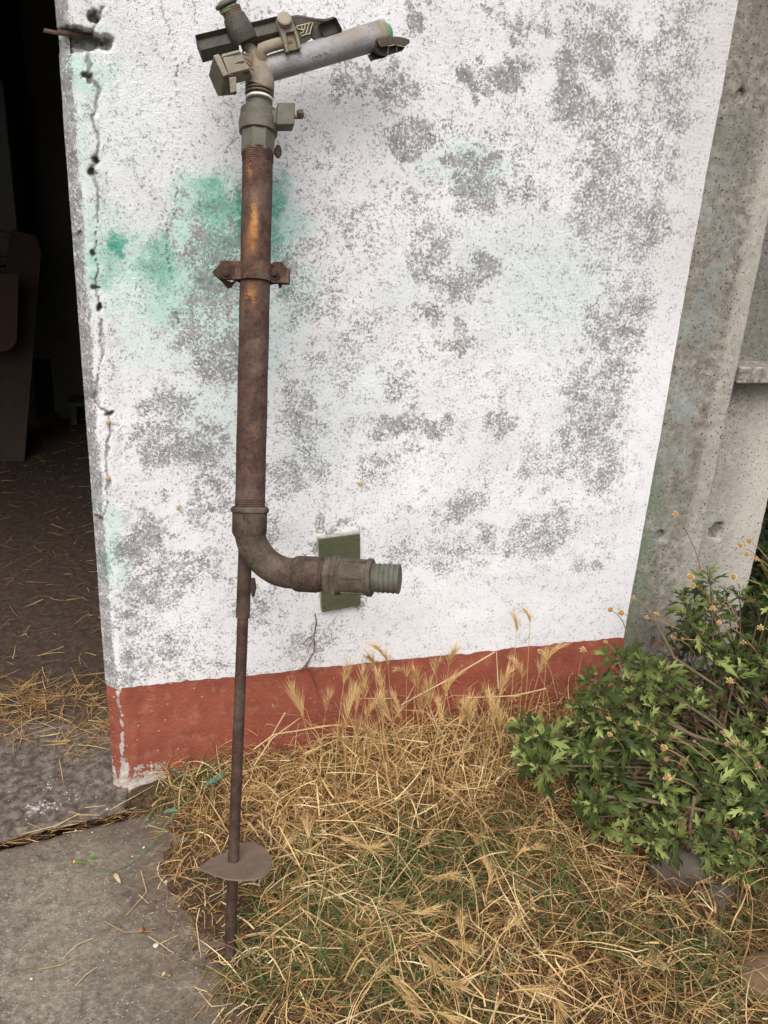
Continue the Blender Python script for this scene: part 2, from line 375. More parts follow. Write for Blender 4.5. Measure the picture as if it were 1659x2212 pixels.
CR1 = [(222, 18), (208, 40), (196, 70), (190, 110), (196, 155), (208, 180), (214, 200), (208, 218), (201, 257), (210, 288), (215, 319), (208, 344), (198, 372), (208, 399), (215, 427), (209, 486), (208, 520),
       (203, 545), (210, 573), (209, 621), (217, 666), (219, 694), (220, 764), (212, 800), (205, 868), (236, 895), (239, 935), (228, 990), (234, 1040), (230, 1105), (208, 1135)]
CR2 = [(349, 0), (356, 42), (366, 66), (366, 90), (380, 118), (385, 146), (377, 180), (386, 208), (389, 243), (389, 295), (380, 344), (369, 385), (385, 413), (377, 462), (363, 500), (359, 552), (380, 625), (383, 700)]
CR3 = [(512, 298), (495, 320), (491, 344), (496, 368), (490, 400)]
CR4 = [(680, 1322), (676, 1360), (668, 1430), (672, 1470), (690, 1512)]
CR5 = [(590, 850), (600, 930), (640, 960), (700, 1000)]
def wall_profile(X, Z, seed=3, edge=True):
    Y = -(fbm(X, Z, 130, 2, seed) - .5) * .0008 - (fbm(X, Z, 5, 3, seed + 5) - .5) * .012
    if edge:
        e = (fbm(Z, Z * 0, 14, 4, 44) - .5) * .018
        t = np.clip((.026 + e - X) / .042, 0, 1.3); Y = Y + t ** 1.6 * .036
        Y = Y - .003 * (1 - sstep(.048, .070, X + (fbm(Z, Z * 0 + 1, 20, 4, 46) - .5) * .05))
    return Y
nx = int((X1 + .014) / .0031); nz = int((ZT - ZB) / .0031)
xs = np.linspace(-.014, X1, nx); zs = np.linspace(ZB, ZT, nz)
X, Z = np.meshgrid(xs, zs, indexing='ij')
wz = (fbm(X, Z, 60, 3, 70) - .5) * .012; wx = (fbm(X, Z, 60, 3, 80) - .5) * .012
crack = np.zeros_like(X); Y = wall_profile(X, Z)
for pts, w in ((CR1, .0021), (CR2, .0007), (CR3, .0008), (CR4, .0009), (CR5, .0006)):
    q = [wpt(p) for p in pts]; sel = (X > min(a for a, b in q) - .05) & (X < max(a for a, b in q) + .05)
    d = poly_dist(X[sel] + wx[sel], Z[sel] + wz[sel], q)
    ww = w * (.05 + 2.2 * fbm(X[sel], Z[sel], 26, 3, 91) ** 1.5)
    k = (1 - sstep(ww * .6, ww * 1.6, d)) * (1 if w > .002 else .6)
    crack[sel] = np.maximum(crack[sel], k)
Y = Y + crack * .005
# holes knocked out beside the crack, and the broken notch with bare render
notch = np.zeros_like(X)
for px, py, rx, ry, dp_ in ((200, 33, 9, 12, .020), (168, 78, 56, 15, .036), (150, 90, 46, 24, .032), (198, 88, 42, 17, .026), (150, 64, 20, 8, .028), (208, 344, 5, 6, .012), (199, 374, 7, 9, .014), (201, 545, 6, 7, .013), (216, 668, 7, 9, .016), (185, 158, 12, 6, .012),
                            (196, 170, 7, 9, .012), (236, 893, 10, 5, .010), (212, 1125, 9, 8, .009), (209, 620, 7, 4, .01), (168, 504, 5, 8, .008)):
    c = at(px, py); s_ = depth(c) / FPX
    d = np.sqrt(((X + wx * 1.6 - c.x) / (rx * s_)) ** 2 + ((Z + wz * 1.6 - c.z) / (ry * s_)) ** 2)
    k = 1 - sstep(.7, 1.15, d); Y = np.maximum(Y, Y + k * dp_ * (.75 + .5 * fbm(X, Z, 120, 3, 33))); notch = np.maximum(notch, k * (.5 if dp_ > .018 else .8))
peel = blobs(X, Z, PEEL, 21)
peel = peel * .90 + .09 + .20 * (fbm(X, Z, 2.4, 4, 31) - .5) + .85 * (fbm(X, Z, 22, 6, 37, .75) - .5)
cl = at(1000, 1300); fresh = sstep(.56, .52, Z + (fbm(X, Z, 12, 3, 6) - .5) * .05 - .12 * sstep(1.3, .8, X)* 0) * sstep(.66, .86, X)
edgef = sstep(1.40, 1.47, X + (fbm(X, Z, 8, 3, 61) - .5) * .08) * sstep(1.55, 1.35, Z)
fresh = np.clip(np.maximum(fresh, edgef), 0, 1)
peel = peel * (1 - .9 * fresh) - .12 * fresh
peel = np.where(Z > ZT, 0, peel)
topleft = sstep(.52, .30, X) * sstep(1.35, 1.6, Z); peel = peel * (1 - .45 * topleft)
# plaster strip on the corner, streaked grey and green
strip = sstep(.016, .006, X + (fbm(X, Z, 18, 3, 51) - .5) * .012)
peel = np.maximum(peel, strip * .85)
beige = np.clip(sstep(1.2, 1.5, X + .25 * (fbm(X, Z, 6, 4, 71) - .5)) * sstep(1.2, 1.5, Z) * .8 + strip * .6 + notch * .9 + .5 * sstep(.07, .03, X) * sstep(1.45, 1.6, Z) * fbm(X, Z, 9, 3, 3)
                + .25 * sstep(.62, .8, fbm(X, Z, 7, 4, 77)), 0, 1)
peel = np.maximum(peel, notch * 1.5)
green = blobs(X, Z, GREEN, 25) * (.75 + 1.1 * fbm(X, Z, 22, 4, 26)); mint = blobs(X, Z, MINT, 27)
green = green * (1 - .6 * notch)
wall = thing('barn_wall', 'mouldy white roughcast wall with green paint smears and a red painted foot', 'wall', (0, 0, 0))
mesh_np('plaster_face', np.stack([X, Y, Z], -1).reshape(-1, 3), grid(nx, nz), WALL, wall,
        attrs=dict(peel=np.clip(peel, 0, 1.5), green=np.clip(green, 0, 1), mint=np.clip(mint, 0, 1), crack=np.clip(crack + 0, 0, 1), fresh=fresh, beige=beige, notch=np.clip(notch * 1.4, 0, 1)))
# red band at the foot
nb = int(ZB / .004) + 10; xs = np.linspace(-.012, X1 + .002, int(X1 / .0042)); zs = np.linspace(-.06, ZB + .004, nb)
X, Z = np.meshgrid(xs, zs, indexing='ij')
Y = wall_profile(X, Z) * 1.0 - .0022
topj = (fbm(X, X * 0, 25, 4, 13, .7) - .5) * .013; Zt = np.where(Z > ZB - .02, Z + topj, Z)
chip = np.clip(.75 * sstep(.14, .0, Z) * sstep(.38, .10, X) + .95 * np.exp(-((X - .020 + (fbm(Z, Z * 0, 30, 4, 67) - .5) * .02) / .007) ** 2) * (.3 + 1.3 * fbm(X, Z, 30, 4, 66)) + .15 * sstep(.3, .05, X) * sstep(.2, .1, Z), 0, 1.6)
Yb = Y + .0035 * np.clip(np.exp(-((X - .018) / .009) ** 2), 0, 1)
mesh_np('red_skirting', np.stack([X, Yb, Zt], -1).reshape(-1, 3), grid(*X.shape), BAND, wall, attrs=dict(chip=chip))
# jamb side, wall core and plain wall above
JAMB = make_concrete('jamb_plaster', (.19, .20, .19), (.30, .32, .31), (.45, .47, .45), .8)
bm = BM(); box(bm, (-.002, .125, 1.17), XYZ, (.010, .088, 1.23)); obj('jamb_return', bm, JAMB, wall)
bm = BM(); box(bm, (.75, .13, 1.2), XYZ, (.74, .08, 1.27)); obj('wall_core', bm, JAMB, wall)
bm = BM(); box(bm, (.75, .11, 2.86), XYZ, (.765, .10, .505)); obj('upper_wall', bm, WALL, wall)
# rusty bar end poking out of the notch
bm = BM(); a = at(95, 66, .015); b = at(152, 72, .028); c = at(200, 80, .03)
tube(bm, [a, a.lerp(b, .5) + Vector((0, 0, -.002)), b, c], [.0042, .0045, .005, .005], 8, wob=.25)
tag(obj('reinforcing_bar', bm, RUSTCLAMP), 'short rusty bar end sticking out of the broken plaster notch', 'metal bar')

# ------------------------------------------------------------------ precast concrete frame right of the wall
cf = thing('concrete_frame', 'grey precast concrete post and cross rail beside the white wall', 'concrete frame', (1.6, 0, 0))
def slab_grid(name, x0, x1, z0, z1, y0, holes=(), step=.006, prof=None, moss=None, under=cf, pale=None, dark_tone=None):
    xs = np.linspace(x0, x1, int((x1 - x0) / step)); zs = np.linspace(z0, z1, int((z1 - z0) / step))
    X, Z = np.meshgrid(xs, zs, indexing='ij'); Y = y0 + (fbm(X, Z, 40, 3, 5) - .5) * .003 + (fbm(X, Z, 4, 3, 8) - .5) * .008
    if prof is not None: Y = Y + prof(X, Z)
    for (hx, hz, r) in holes:
        d = np.hypot((X - hx) * 1.0, (Z - hz) * .8) + (fbm(X, Z, 60, 3, 12) - .5) * .012
        Y = Y + .05 * (1 - sstep(r * .55, r * 1.1, d))
    al = .65 * np.clip(sstep(.62, .45, (X - x0) / (x1 - x0)) * (.75 + .5 * fbm(X, Z, 5, 3, 3)), 0, 1) * sstep(.55, .8, Z) * sstep(1.9, 1.4, Z)
    mo = sstep(.4, .0, (X - x0) / (x1 - x0) - .1) * sstep(.2, .4, Z) * sstep(.95, .75, Z) + .25 * sstep(.5, .75, fbm(X, Z, 4, 4, 15))
    if moss is not None: mo = moss(X, Z); al = al * 0 + .25
    mesh_np(name, np.stack([X, Y, Z], -1).reshape(-1, 3), grid(*X.shape), PRECAST, under, attrs=dict(algae=al, moss=mo, pale=pale(X, Z) if pale else 0 * X, dark_tone=dark_tone(X, Z) if dark_tone else 0 * X))
h1 = at(1610, 202, .006); h2 = at(1434, 1163, .006)
slab_grid('post', 1.520, 1.738, -.05, 2.6, .008, [(h1.x, h1.z, .013), (h2.x, h2.z, .014)], .0045,
          prof=lambda X, Z: .010 * sstep(1.56, 1.52, X) + .016 * np.clip((1.665 - X) / .03, 0, 1) + .03 * sstep(1.728, 1.738, X),
          pale=lambda X, Z: sstep(1.655, 1.685, X + (fbm(X, Z, 14, 3, 5) - .5) * .02) * (.35 + .5 * fbm(X, Z, 5, 3, 9)), dark_tone=lambda X, Z: sstep(1.70, 1.62, X) * sstep(1.53, 1.58, X) * sstep(.9, 1.5, Z) * .8 * fbm(X, Z, 8, 4, 4))  # paler strip along the right edge, darker strip left of it
bm = BM(); box(bm, (1.625, .09, 1.27), XYZ, (.105, .055, 1.32)); obj('post_core', bm, PRECAST, cf)
slab_grid('upper_web', 1.70, 2.30, 1.08, 2.6, .085, moss=lambda X, Z: .35 * sstep(1.5, 1.15, Z) + .1, dark_tone=lambda X, Z: .75 + 0 * X)  # upper web toned darker all over
h3 = at(1548, 1149, .075)
slab_grid('lower_web', 1.70, 2.0, -.05, 1.14, .075, [(h3.x, h3.z, .024)], .0055, moss=lambda X, Z: .2 * sstep(.5, .3, Z) * sstep(1.9, 1.8, X), pale=lambda X, Z: (.5 + .7 * sstep(1.82, 1.94, X)) * (.5 + .7 * fbm(X, Z, 5, 4, 6)))
bm = BM(); box(bm, (1.85, .13, .55), XYZ, (.145, .04, .60)); box(bm, (2.0, .14, 1.85), XYZ, (.30, .04, .76)); obj('web_core', bm, PRECAST, cf)
bm = BM(); box(bm, (2.03, .048, 1.138), XYZ, (.298, .052, .0245)); obj('cross_rail', bm, PRECAST, cf, bevel=.006)
bw = thing('back_fence_wall', 'green stained concrete wall glimpsed beyond the precast frame', 'wall', (3, .6, 0))
slab_grid('panel', 1.9, 4.6, -.05, 2.2, .62, step=.02, moss=lambda X, Z: .9 + 0 * X, under=bw)
bm = BM(); box(bm, (3.25, .70, 1.08), XYZ, (1.35, .06, 1.13)); obj('panel_core', bm, PRECAST, bw)

# ------------------------------------------------------------------ ground, apron, barn floor
bm = BM(); box(bm, (0, 0, -.35), XYZ, (60, 60, .25)); struct(obj('ground', bm, SOIL))
def edge_x(y): return np.interp(-y, [-.1, .09, .16, .30, .45, .62, .76, 1.2, 1.7], [.09, .09, .13, .135, .155, .20, .235, .33, .42])
xs = np.linspace(-.10, 2.9, 430); ys = np.linspace(-1.75, .012, 260)
X, Yg = np.meshgrid(xs, ys, indexing='ij')
dd = X - edge_x(Yg)
Hs = np.clip(dd * .10, -.05, .022) + (fbm(X, Yg, 9, 4, 2) - .5) * .016 + (fbm(X, Yg, 60, 3, 4) - .5) * .010
Hs = Hs + .012 * sstep(-.14, -.05, Yg) * sstep(.02, .15, X)
Hs = np.where(dd < -.06, -.06, Hs)
struct(mesh_np('garden_soil', np.stack([X, Yg, Hs], -1).reshape(-1, 3), grid(*X.shape), SOIL))
def soilz(x, y):
    i = np.clip(((x + .10) / 3.0 * 429), 0, 429).astype(int); j = np.clip(((y + 1.75) / 1.762 * 259), 0, 259).astype(int); return Hs[i, j]
GA, GB = (-.278, -.150), (.10, -.088)
def gapy(x): return GA[1] + (x - GA[0]) * (GB[1] - GA[1]) / (GB[0] - GA[0])
def px_blob(X, Y, lst, z=0.0):
    o = np.zeros_like(X)
    for px, py, r, a in lst:
        c = ag(px, py, z); k = mm(r, c) * 1.5
        o = np.maximum(o, a * (1 - sstep(.3, 1.2, np.hypot(X - c.x, (Y - c.y) * .8) / k)))
    return o
xs = np.linspace(-2.6, .60, 460); tt = np.linspace(0, 1, 240)
X, T = np.meshgrid(xs, tt, indexing='ij')
yb = gapy(X) - .012 + (fbm(X, X * 0, 30, 4, 7) - .5) * .014; Yq = -3.2 + (yb + 3.2) * T ** .6
Zq = (fbm(X, Yq, 25, 4, 10) - .5) * .004 - .010 * sstep(.018, .0, yb - Yq)
teal = px_blob(X, Yq, [(93, 1850, 20, .9), (105, 1840, 14, .8), (52, 1873, 10, .6), (140, 1883, 12, .55), (275, 1934, 14, .9), (176, 1780, 12, .6), (107, 1968, 8, .7), (40, 2010, 7, .7), (50, 2027, 8, .7), (100, 2178, 16, .5), (310, 2200, 14, .6), (470, 2190, 12, .5), (320, 1935, 12, .5)])
dirt = np.clip(sstep(-.30, -.02, X - edge_x(Yq)) * .75 + sstep(.16, .0, yb - Yq) * .55, 0, 1) * (.5 + .9 * fbm(X, Yq, 12, 4, 19))
apron = mesh_np('concrete_apron', np.stack([X, Yq, Zq], -1).reshape(-1, 3), grid(*X.shape), APRON, attrs=dict(teal=teal * .8, dirt=np.clip(dirt, 0, 1), white=teal * 0)); struct(apron)
xs = np.linspace(-3.6, 1.6, 560); tt = np.linspace(0, 1, 380)
X, T = np.meshgrid(xs, tt, indexing='ij')
yf = gapy(X) + .016 + (fbm(X, X * 0, 30, 4, 17) - .5) * .012; yf = np.where(X > .02, np.maximum(yf, .03), yf); Yq = yf + (6.2 - yf) * T ** 1.7
Zq = .004 + (fbm(X, Yq, 14, 4, 10) - .5) * .008 - .012 * sstep(.018, 0, Yq - yf) + (fbm(X, Yq, 50, 3, 12) - .5) * .006 * sstep(.3, .8, Yq)
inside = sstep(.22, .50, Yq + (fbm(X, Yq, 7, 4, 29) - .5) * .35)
whitep = px_blob(X, Yq, [(68, 1752, 16, .8), (92, 1745, 20, .8), (125, 1742, 14, .7), (50, 1765, 14, .6), (100, 1700, 16, .6), (206, 1698, 10, .55), (150, 1722, 20, .5), (40, 1700, 20, .35), (200, 1725, 10, .5)])
def make_floor():
    m = Mat('barn_floor_dirt_on_concrete', .95, .12); n = m.noise(45, 6, .7)
    c1 = m.ramp(n, [(.38, (.072, .058, .047)), (.5, (.130, .108, .090)), (.62, (.215, .184, .155))])
    w = m.step(m.math('ADD', m.attr('white'), m.math('MULTIPLY', m.math('SUBTRACT', m.noise(110, 4, .6), .5), 4.6)), .95, 1.05)
    c1 = m.mix(w, c1, (.50, .49, .47))
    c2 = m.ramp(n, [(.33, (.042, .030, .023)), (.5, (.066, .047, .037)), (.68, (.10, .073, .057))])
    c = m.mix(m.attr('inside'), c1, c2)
    c = m.mix(m.step(m.voro(60), .10, .06), c, (.24, .20, .17)); m.bump(n, .004); m.bump(m.noise(200, 3), .0015); return m.done(c)
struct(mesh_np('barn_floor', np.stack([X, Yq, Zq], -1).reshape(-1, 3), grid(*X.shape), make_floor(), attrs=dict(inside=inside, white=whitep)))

# ------------------------------------------------------------------ barn interior
INW = flat('dark_inner_plaster', (.07, .068, .062), .9, sc=8)  # one even dark tone for the inner walls and bench
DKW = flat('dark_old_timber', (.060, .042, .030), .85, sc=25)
bb = thing('barn_interior', 'dark barn room behind the doorway with bare inner walls', 'barn', (-1, 3, 0))
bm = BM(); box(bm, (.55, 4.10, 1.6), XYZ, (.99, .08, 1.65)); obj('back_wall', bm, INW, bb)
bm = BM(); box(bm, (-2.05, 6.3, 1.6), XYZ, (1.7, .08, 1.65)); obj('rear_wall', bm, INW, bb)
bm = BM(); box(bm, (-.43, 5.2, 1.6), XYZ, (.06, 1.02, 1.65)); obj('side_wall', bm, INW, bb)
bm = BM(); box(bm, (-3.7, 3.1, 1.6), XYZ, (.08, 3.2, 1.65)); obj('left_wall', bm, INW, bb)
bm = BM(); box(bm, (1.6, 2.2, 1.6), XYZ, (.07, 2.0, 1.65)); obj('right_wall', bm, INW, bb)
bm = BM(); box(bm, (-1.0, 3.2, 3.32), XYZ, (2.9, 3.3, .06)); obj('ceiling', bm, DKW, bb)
fw = thing('front_wall', 'plain rendered wall on the far side of the barn doorway', 'wall', (-3, .1, 0))
bm = BM(); box(bm, (-3.3, .11, 1.6), XYZ, (.75, .10, 1.70)); obj('wall_panel', bm, JAMB, fw)
bm = BM(); box(bm, (-1.295, .11, 2.9), XYZ, (1.25, .10, .46)); obj('lintel', bm, JAMB, fw)
# leaning board, brown sheet, black machine, low bench
def board(name, mat, pts, thick, label, cat):
    bm = BM(); prism(bm, pts, thick); return tag(obj(name, bm, mat, bevel=.004), label, cat)
PLANK = flat('grey_brown_plank', (.05, .036, .028), .85, sc=18)
board('leaning_plank', PLANK, [Vector((-.80, 3.03, .006)), Vector((-.565, 3.02, .006)), Vector((-.405, 3.34, 1.15)), Vector((-.425, 3.36, 1.24)), Vector((-.56, 3.37, 1.27))], Vector((0, .035, -.01)),
      'tall wide plank leaning back in the dark doorway interior', 'plank')
SHEET = flat('brown_plywood_sheet', (.06, .032, .02), .7, sc=12)
rp = []
for k in range(7):
    an = -math.pi / 2 * k / 6; rp.append(Vector((-.62 + .09 * math.cos(an) , 2.97, .74 + .09 * math.sin(an))))
board('plywood_sheet', SHEET, [Vector((-1.25, 3.05, 1.06)), Vector((-.50, 3.05, 1.06))] + rp + [Vector((-1.25, 2.97, .65))], Vector((0, .012, 0)), 'brown plywood sheet with a rounded corner in front of the leaning plank', 'plywood sheet')
BLK = flat('black_enamel', (.012, .012, .013), .35, sc=10); CHR = flat('dull_chrome', (.55, .56, .58), .25, 1, .1)
mc = thing('black_machine', 'black farm machine with chrome ring and handles standing above the plywood sheet', 'machine', (-1.1, 3.7, 0))
bm = BM(); box(bm, (-1.16, 3.75, 1.55), XYZ, (.64, .30, .50)); obj('housing', bm, BLK, mc, bevel=.02)
for x_ in (-1.7, -.62):
    for y_ in (3.5, 4.0):
        bm = BM(); box(bm, (x_, y_, .53), XYZ, (.03, .03, .52)); obj('leg', bm, BLK, mc)
for r_ in (.055, .085):
    bm = BM(); c = at(6, 533, 3.44); tube(bm, [c + Vector((r_ * math.cos(t), 0, r_ * math.sin(t))) for t in np.linspace(0, 6.283, 33)], .004, 8); obj('chrome_ring', bm, CHR, mc)
for px_, y0, y1 in ((66, 525, 568), (72, 530, 585), (62, 560, 585)):
    a, b = at(px_, y0, 3.43), at(px_, y1, 3.43); bm = BM(); tube(bm, [a, b], .0045, 8); obj('chrome_handle', bm, CHR, mc)
bm = BM(); box(bm, at(78, 542, 3.44), XYZ, (.03, .014, .035)); obj('bracket', bm, flat('grey_bracket', (.12, .12, .12)), mc, bevel=.003)
bn = thing('low_bench', 'low grey bench by the inner back wall', 'bench', (-.2, 3.9, 0))
bm = BM(); box(bm, (-.10, 3.90, .15), XYZ, (.27, .10, .015)); obj('seat', bm, INW, bn, bevel=.003)
for x_ in (-.34, .12):
    bm = BM(); box(bm, (x_, 3.9, .072), XYZ, (.02, .09, .062)); obj('leg', bm, INW, bn)

# ------------------------------------------------------------------ green cover plate on the wall
pc = at(734, 1237, -.01)
jb = thing('cover_plate', 'olive green rectangular metal cover plate set in plaster on the white wall', 'cover plate', (pc.x, 0, pc.z))
q = [at(688, 1166, -.016), at(778, 1154, -.016), at(779, 1308, -.016), at(696, 1323, -.016)]
bm = BM(); prism(bm, q, Vector((0, .006, 0))); obj('plate', bm, GREENP, jb, bevel=.0012)
c = sum(q, Vector()) / 4
bm = BM(); prism(bm, [c + (p - c) * 1.0 + Vector((-.0015 if i in (0, 3) else -.004, .007, (.003, .006)[i] if i < 2 else .003)) for i, p in enumerate(q)], Vector((0, .012, 0))); obj('plaster_bed', bm, PLASTER, jb, bevel=.002)
for i, p in enumerate(q):
    if i == 3: continue
    bm = BM(); lathe(bm, c + (p - c) * .88 + Vector((0, .001, 0)), (0, -1, 0), [(0, .0042), (.0018, .0042), (.0026, .0028)], 12); obj('screw', bm, GREENP, jb)
bm = BM(); lathe(bm, c + (q[3] - c) * .88 + Vector((0, -.0002, 0)), (0, -1, 0), [(0, .0026), (.0005, .0026)], 10); obj('screw_hole', bm, BLK, jb)

# ------------------------------------------------------------------ the sprinkler on its stake
RB = Vector((.238, -.61, -.02)); RD = (at(522, 1400, -.41) - RB).normalized()
PB = at(541, 1050, -.365); PT = at(557, 338, -.170); PD = (PT - PB).normalized()
sp = thing('irrigation_sprinkler', 'rusty impact sprinkler on a tall riser pipe and ground stake leaning against the white wall', 'sprinkler', RB)
def rline(z): return RB + RD * ((z - RB.z) / RD.z)
def pline(z): return PB + PD * ((z - PB.z) / PD.z)
# rod, sleeve, foot plate
bm = BM(); zt = 1.40; zs_ = rline(at(530, 1338, -.40).z); tube(bm, [rline(-.05), rline(.0), rline(.2), zs_, rline(zs_.z + .02)], [.0115, .0118, .0118, .0118, .0118], 18, wob=.04); obj('stake_rod', bm, RUSTROD, sp)
bm = BM(); tube(bm, [zs_, rline(zs_.z + .15), rline(zs_.z + .30), rline(1.02)], [.0146, .0146, .0148, .0148], 20, wob=.02); obj('stake_sleeve', bm, RUSTROD, sp)
bm = BM(); wc = at(547, 1268, -.385); tube(bm, [wc + Vector((0, 0, -.022)), wc, wc + Vector((0, 0, .02))], [.003, .007, .004], 8, wob=.4); obj('weld_bead', bm, RUSTROD, sp)
zf = rline(.20)
for _ in range(20):
    px_, py_, _d = proj(np.array(zf)); zf = rline(zf.z + (py_ - 1860) * .0009)
outl = [(428, 1875), (450, 1858), (478, 1843), (498, 1838), (512, 1825), (530, 1819), (548, 1819), (566, 1826), (580, 1840), (588, 1856), (586, 1876), (575, 1890), (550, 1899), (520, 1901), (490, 1898), (462, 1889)]
tilt = RD; pl = []
for (a, b) in outl:
    v = Vector(ray(a, b)); o_ = Vector(CL); t_ = (zf - o_).dot(tilt) / v.dot(tilt); pl.append(o_ + v * t_)
bm = BM(); prism(bm, pl, -tilt * .004); obj('foot_plate', bm, PLATE, sp, bevel=.001)
# riser pipe with orange streak mask
nseg, nl = 36, 150
bot, top = PB - PD * .045, PT + PD * .01
s_, u_ = frame_of(PD); V = []; OR = []
rp_ = .0300
Lp = (top - bot).length
# angle facing the camera
tc = (Vector(CL) - (bot + top) / 2); ca = math.atan2(tc.dot(u_), tc.dot(s_)); sidev = PD.cross(tc).normalized()
for i in range(nl):
    f_ = i / (nl - 1); p = bot.lerp(top, f_)
    for k in range(nseg):
        an = 2 * math.pi * k / nseg; dv = s_ * math.cos(an) + u_ * math.sin(an)
        V.append(p + dv * (rp_ + .0003 * math.sin(7 * an + 31 * f_)))
        side = -dv.dot(sidev) if sidev.x > 0 else dv.dot(sidev)
        side = -side  # -1 left, +1 right in the picture
        py_ = float(proj(np.array(p))[1])
        o_ = math.exp(-((side + .15 - .25 * (py_ - 460) / 150 * 0) / .22) ** 2) * max(0, 1 - abs(py_ - 490) / 75) * 1.5
        o_ += .8 * math.exp(-((side + .45) / .2) ** 2) * max(0, 1 - abs(py_ - 375) / 30) + .9 * math.exp(-((side + .3) / .35) ** 2) * max(0, 1 - abs(py_ - 645) / 32)
        o_ += .35 * math.exp(-((side + .5) / .3) ** 2) * max(0, 1 - abs(py_ - 530) / 50)
        OR.append(min(1, o_))
F = []
for i in range(nl - 1):
    for k in range(nseg): a = i * nseg; F.append((a + k, a + (k + 1) % nseg, a + nseg + (k + 1) % nseg, a + nseg + k))
mesh_np('riser_pipe', V, F, RUST, sp, attrs=dict(orange=OR))
def threads(name, c, d, r, n, pitch, amp, mat):
    bm = BM(); pr = []
    for i in range(n): pr += [(i * pitch, r), (i * pitch + pitch * .45, r + amp)]
    pr.append((n * pitch, r)); lathe(bm, c, d, pr, 28); obj(name, bm, mat, sp)
threads('pipe_thread', PT - PD * .012, PD, rp_ * .98, 6, .0042, .0018, RUSTCLAMP)
tb = pline(at(541, 1095, -.36).z)
threads('pipe_thread', tb, PD, rp_ * .99, 6, .0040, .0016, RUSTROD)
# pipe clamp
cc = pline(at(540, 590, -.24).z); cl_ = (at(480, 590, cc.y) - at(600, 592, cc.y)); cs = -(cl_ - PD * cl_.dot(PD)).normalized(); cn = PD.cross(cs).normalized()
if cn.dot(tc) < 0: cn = -cn
def strap(name, sgn, rad, w, lug, th=.004, offs=0, bend=0):
    bm = BM(); prof = []
    for k in range(-12, 13):
        an = math.pi / 2 + k / 12 * math.radians(72); prof.append((math.cos(an) * rad, math.sin(an) * rad))
    prof = [(lug, prof[0][1] * .55 - bend), (rad + .012, prof[0][1] * .55)] + prof + [(-rad - .012, prof[-1][1] * .55), (-lug, prof[-1][1] * .55 - bend * 1.4)]
    rows = []
    for (a, b) in prof:
        hw = w if abs(a) < rad + .001 else w * (.78 + .25 * random.random())
        rows.append([cc + cs * a + cn * sgn * (b + offs + t) + PD * hw * s for t, s in ((0, -1), (0, 1), (th, 1), (th, -1))])
    vs = [[bm.verts.new(p) for p in r] for r in rows]
    for i in range(len(vs) - 1):
        for k in range(4): bm.faces.new((vs[i][k], vs[i][(k + 1) % 4], vs[i + 1][(k + 1) % 4], vs[i + 1][k]))
    bm.faces.new(vs[0][::-1]); bm.faces.new(vs[-1]); obj(name, bm, RUSTCLAMP, sp, bevel=.0012)
strap('clamp_strap', 1, .0325, .0175, .066, .0042)
strap('clamp_strap', -1, .0325, .018, .070, .0042, bend=.006)
def lug(pts, y, t):
    bm = BM(); prism(bm, [at(a, b, y + c) for a, b, c in pts], t); obj('clamp_ear', bm, RUSTCLAMP, sp, bevel=.001)
yc = cc.y - .012
lug([(458, 588, 0), (478, 566, 0), (492, 563, 0), (504, 572, -.002), (506, 600, -.002), (496, 606, 0), (480, 604, 0), (468, 598, 0)], yc, Vector((.001, .005, 0)))
lug([(456, 590, .01), (476, 600, .012), (500, 610, .012), (514, 602, .012), (500, 622, .02), (492, 624, .02), (478, 608, .014)], yc, Vector((.001, .004, 0)))
lug([(580, 572, -.002), (596, 565, 0), (610, 566, 0), (618, 578, 0), (616, 598, .0), (606, 606, 0), (590, 608, 0), (580, 604, -.002)], yc, Vector((.001, .005, 0)))
lug([(596, 604, .012), (614, 580, .014), (623, 584, .014), (622, 598, .014), (610, 612, .014), (608, 622, .016), (602, 622, .016), (600, 610, .016)], yc, Vector((.001, .004, 0)))
for px_, rr in ((487, 8.5), (591, 7)):
    c = at(px_, 590 if px_ < 500 else 592, yc - .001); bm = BM(); lathe(bm, c, cn, [(-.03, .0045), (0, .0045), (0, .0115), (.0022, .0120), (.0024, mm(rr, c)), (.007, mm(rr, c) * .95), (.009, mm(rr, c) * .5)], 14); obj('clamp_bolt', bm, RUSTROD, sp)
# elbow and union
e0 = pline(at(541, 1105, -.375).z)
ec = pline(at(538, 1235, -.42).z)
best = min(np.linspace(-.60, -.38, 200), key=lambda y: abs((at(864, 1251, y) - ec).dot(PD)))
eo = at(864, 1251, best); ED = (eo - ec).normalized()
def eline(px_):                                       # point of the outlet axis seen at picture column px_
    lo, hi = 0.0, 1.2
    for _ in range(40):
        m_ = (lo + hi) / 2; q_ = ec.lerp(eo, m_)
        if proj(np.array(q_))[0] < px_: lo = m_
        else: hi = m_
    return ec.lerp(eo, lo)
sk = mm(37.5, e0)
bm = BM(); lathe(bm, e0 + PD * .012, -PD, [(-.001, rp_), (0, sk * 1.02), (.004, sk * 1.10), (.010, sk * 1.09), (.013, sk), (.052, sk), (.060, mm(33, ec))], 32); obj('elbow_socket', bm, ELBOW, sp)
Re = .092; A0 = ec - PD * 0; c0 = ec + PD * Re + ED * Re; pts = []
st = e0 - PD * .045
for k in range(15):
    an = math.pi / 2 * k / 14; pts.append(c0 - ED * Re * math.cos(an) - PD * Re * math.sin(an))
if (st - pts[0]).dot(PD) > 0: pts = [st] + pts
bm = BM(); rr = mm(33, ec); tube(bm, pts + [eline(648)], [rr] + [rr] * (len(pts) - 1) + [rr], 32); obj('elbow_bend', bm, ELBOW, sp)
a = eline(632); L = (eline(694) - a).length; r1 = mm(39, a)
bm = BM(); lathe(bm, a, ED, [(0, rr * .98), (.008, r1 * .97), (.014, r1), (L * .85, r1), (L, r1 * .93)], 32); obj('elbow_socket', bm, ELBOW, sp)
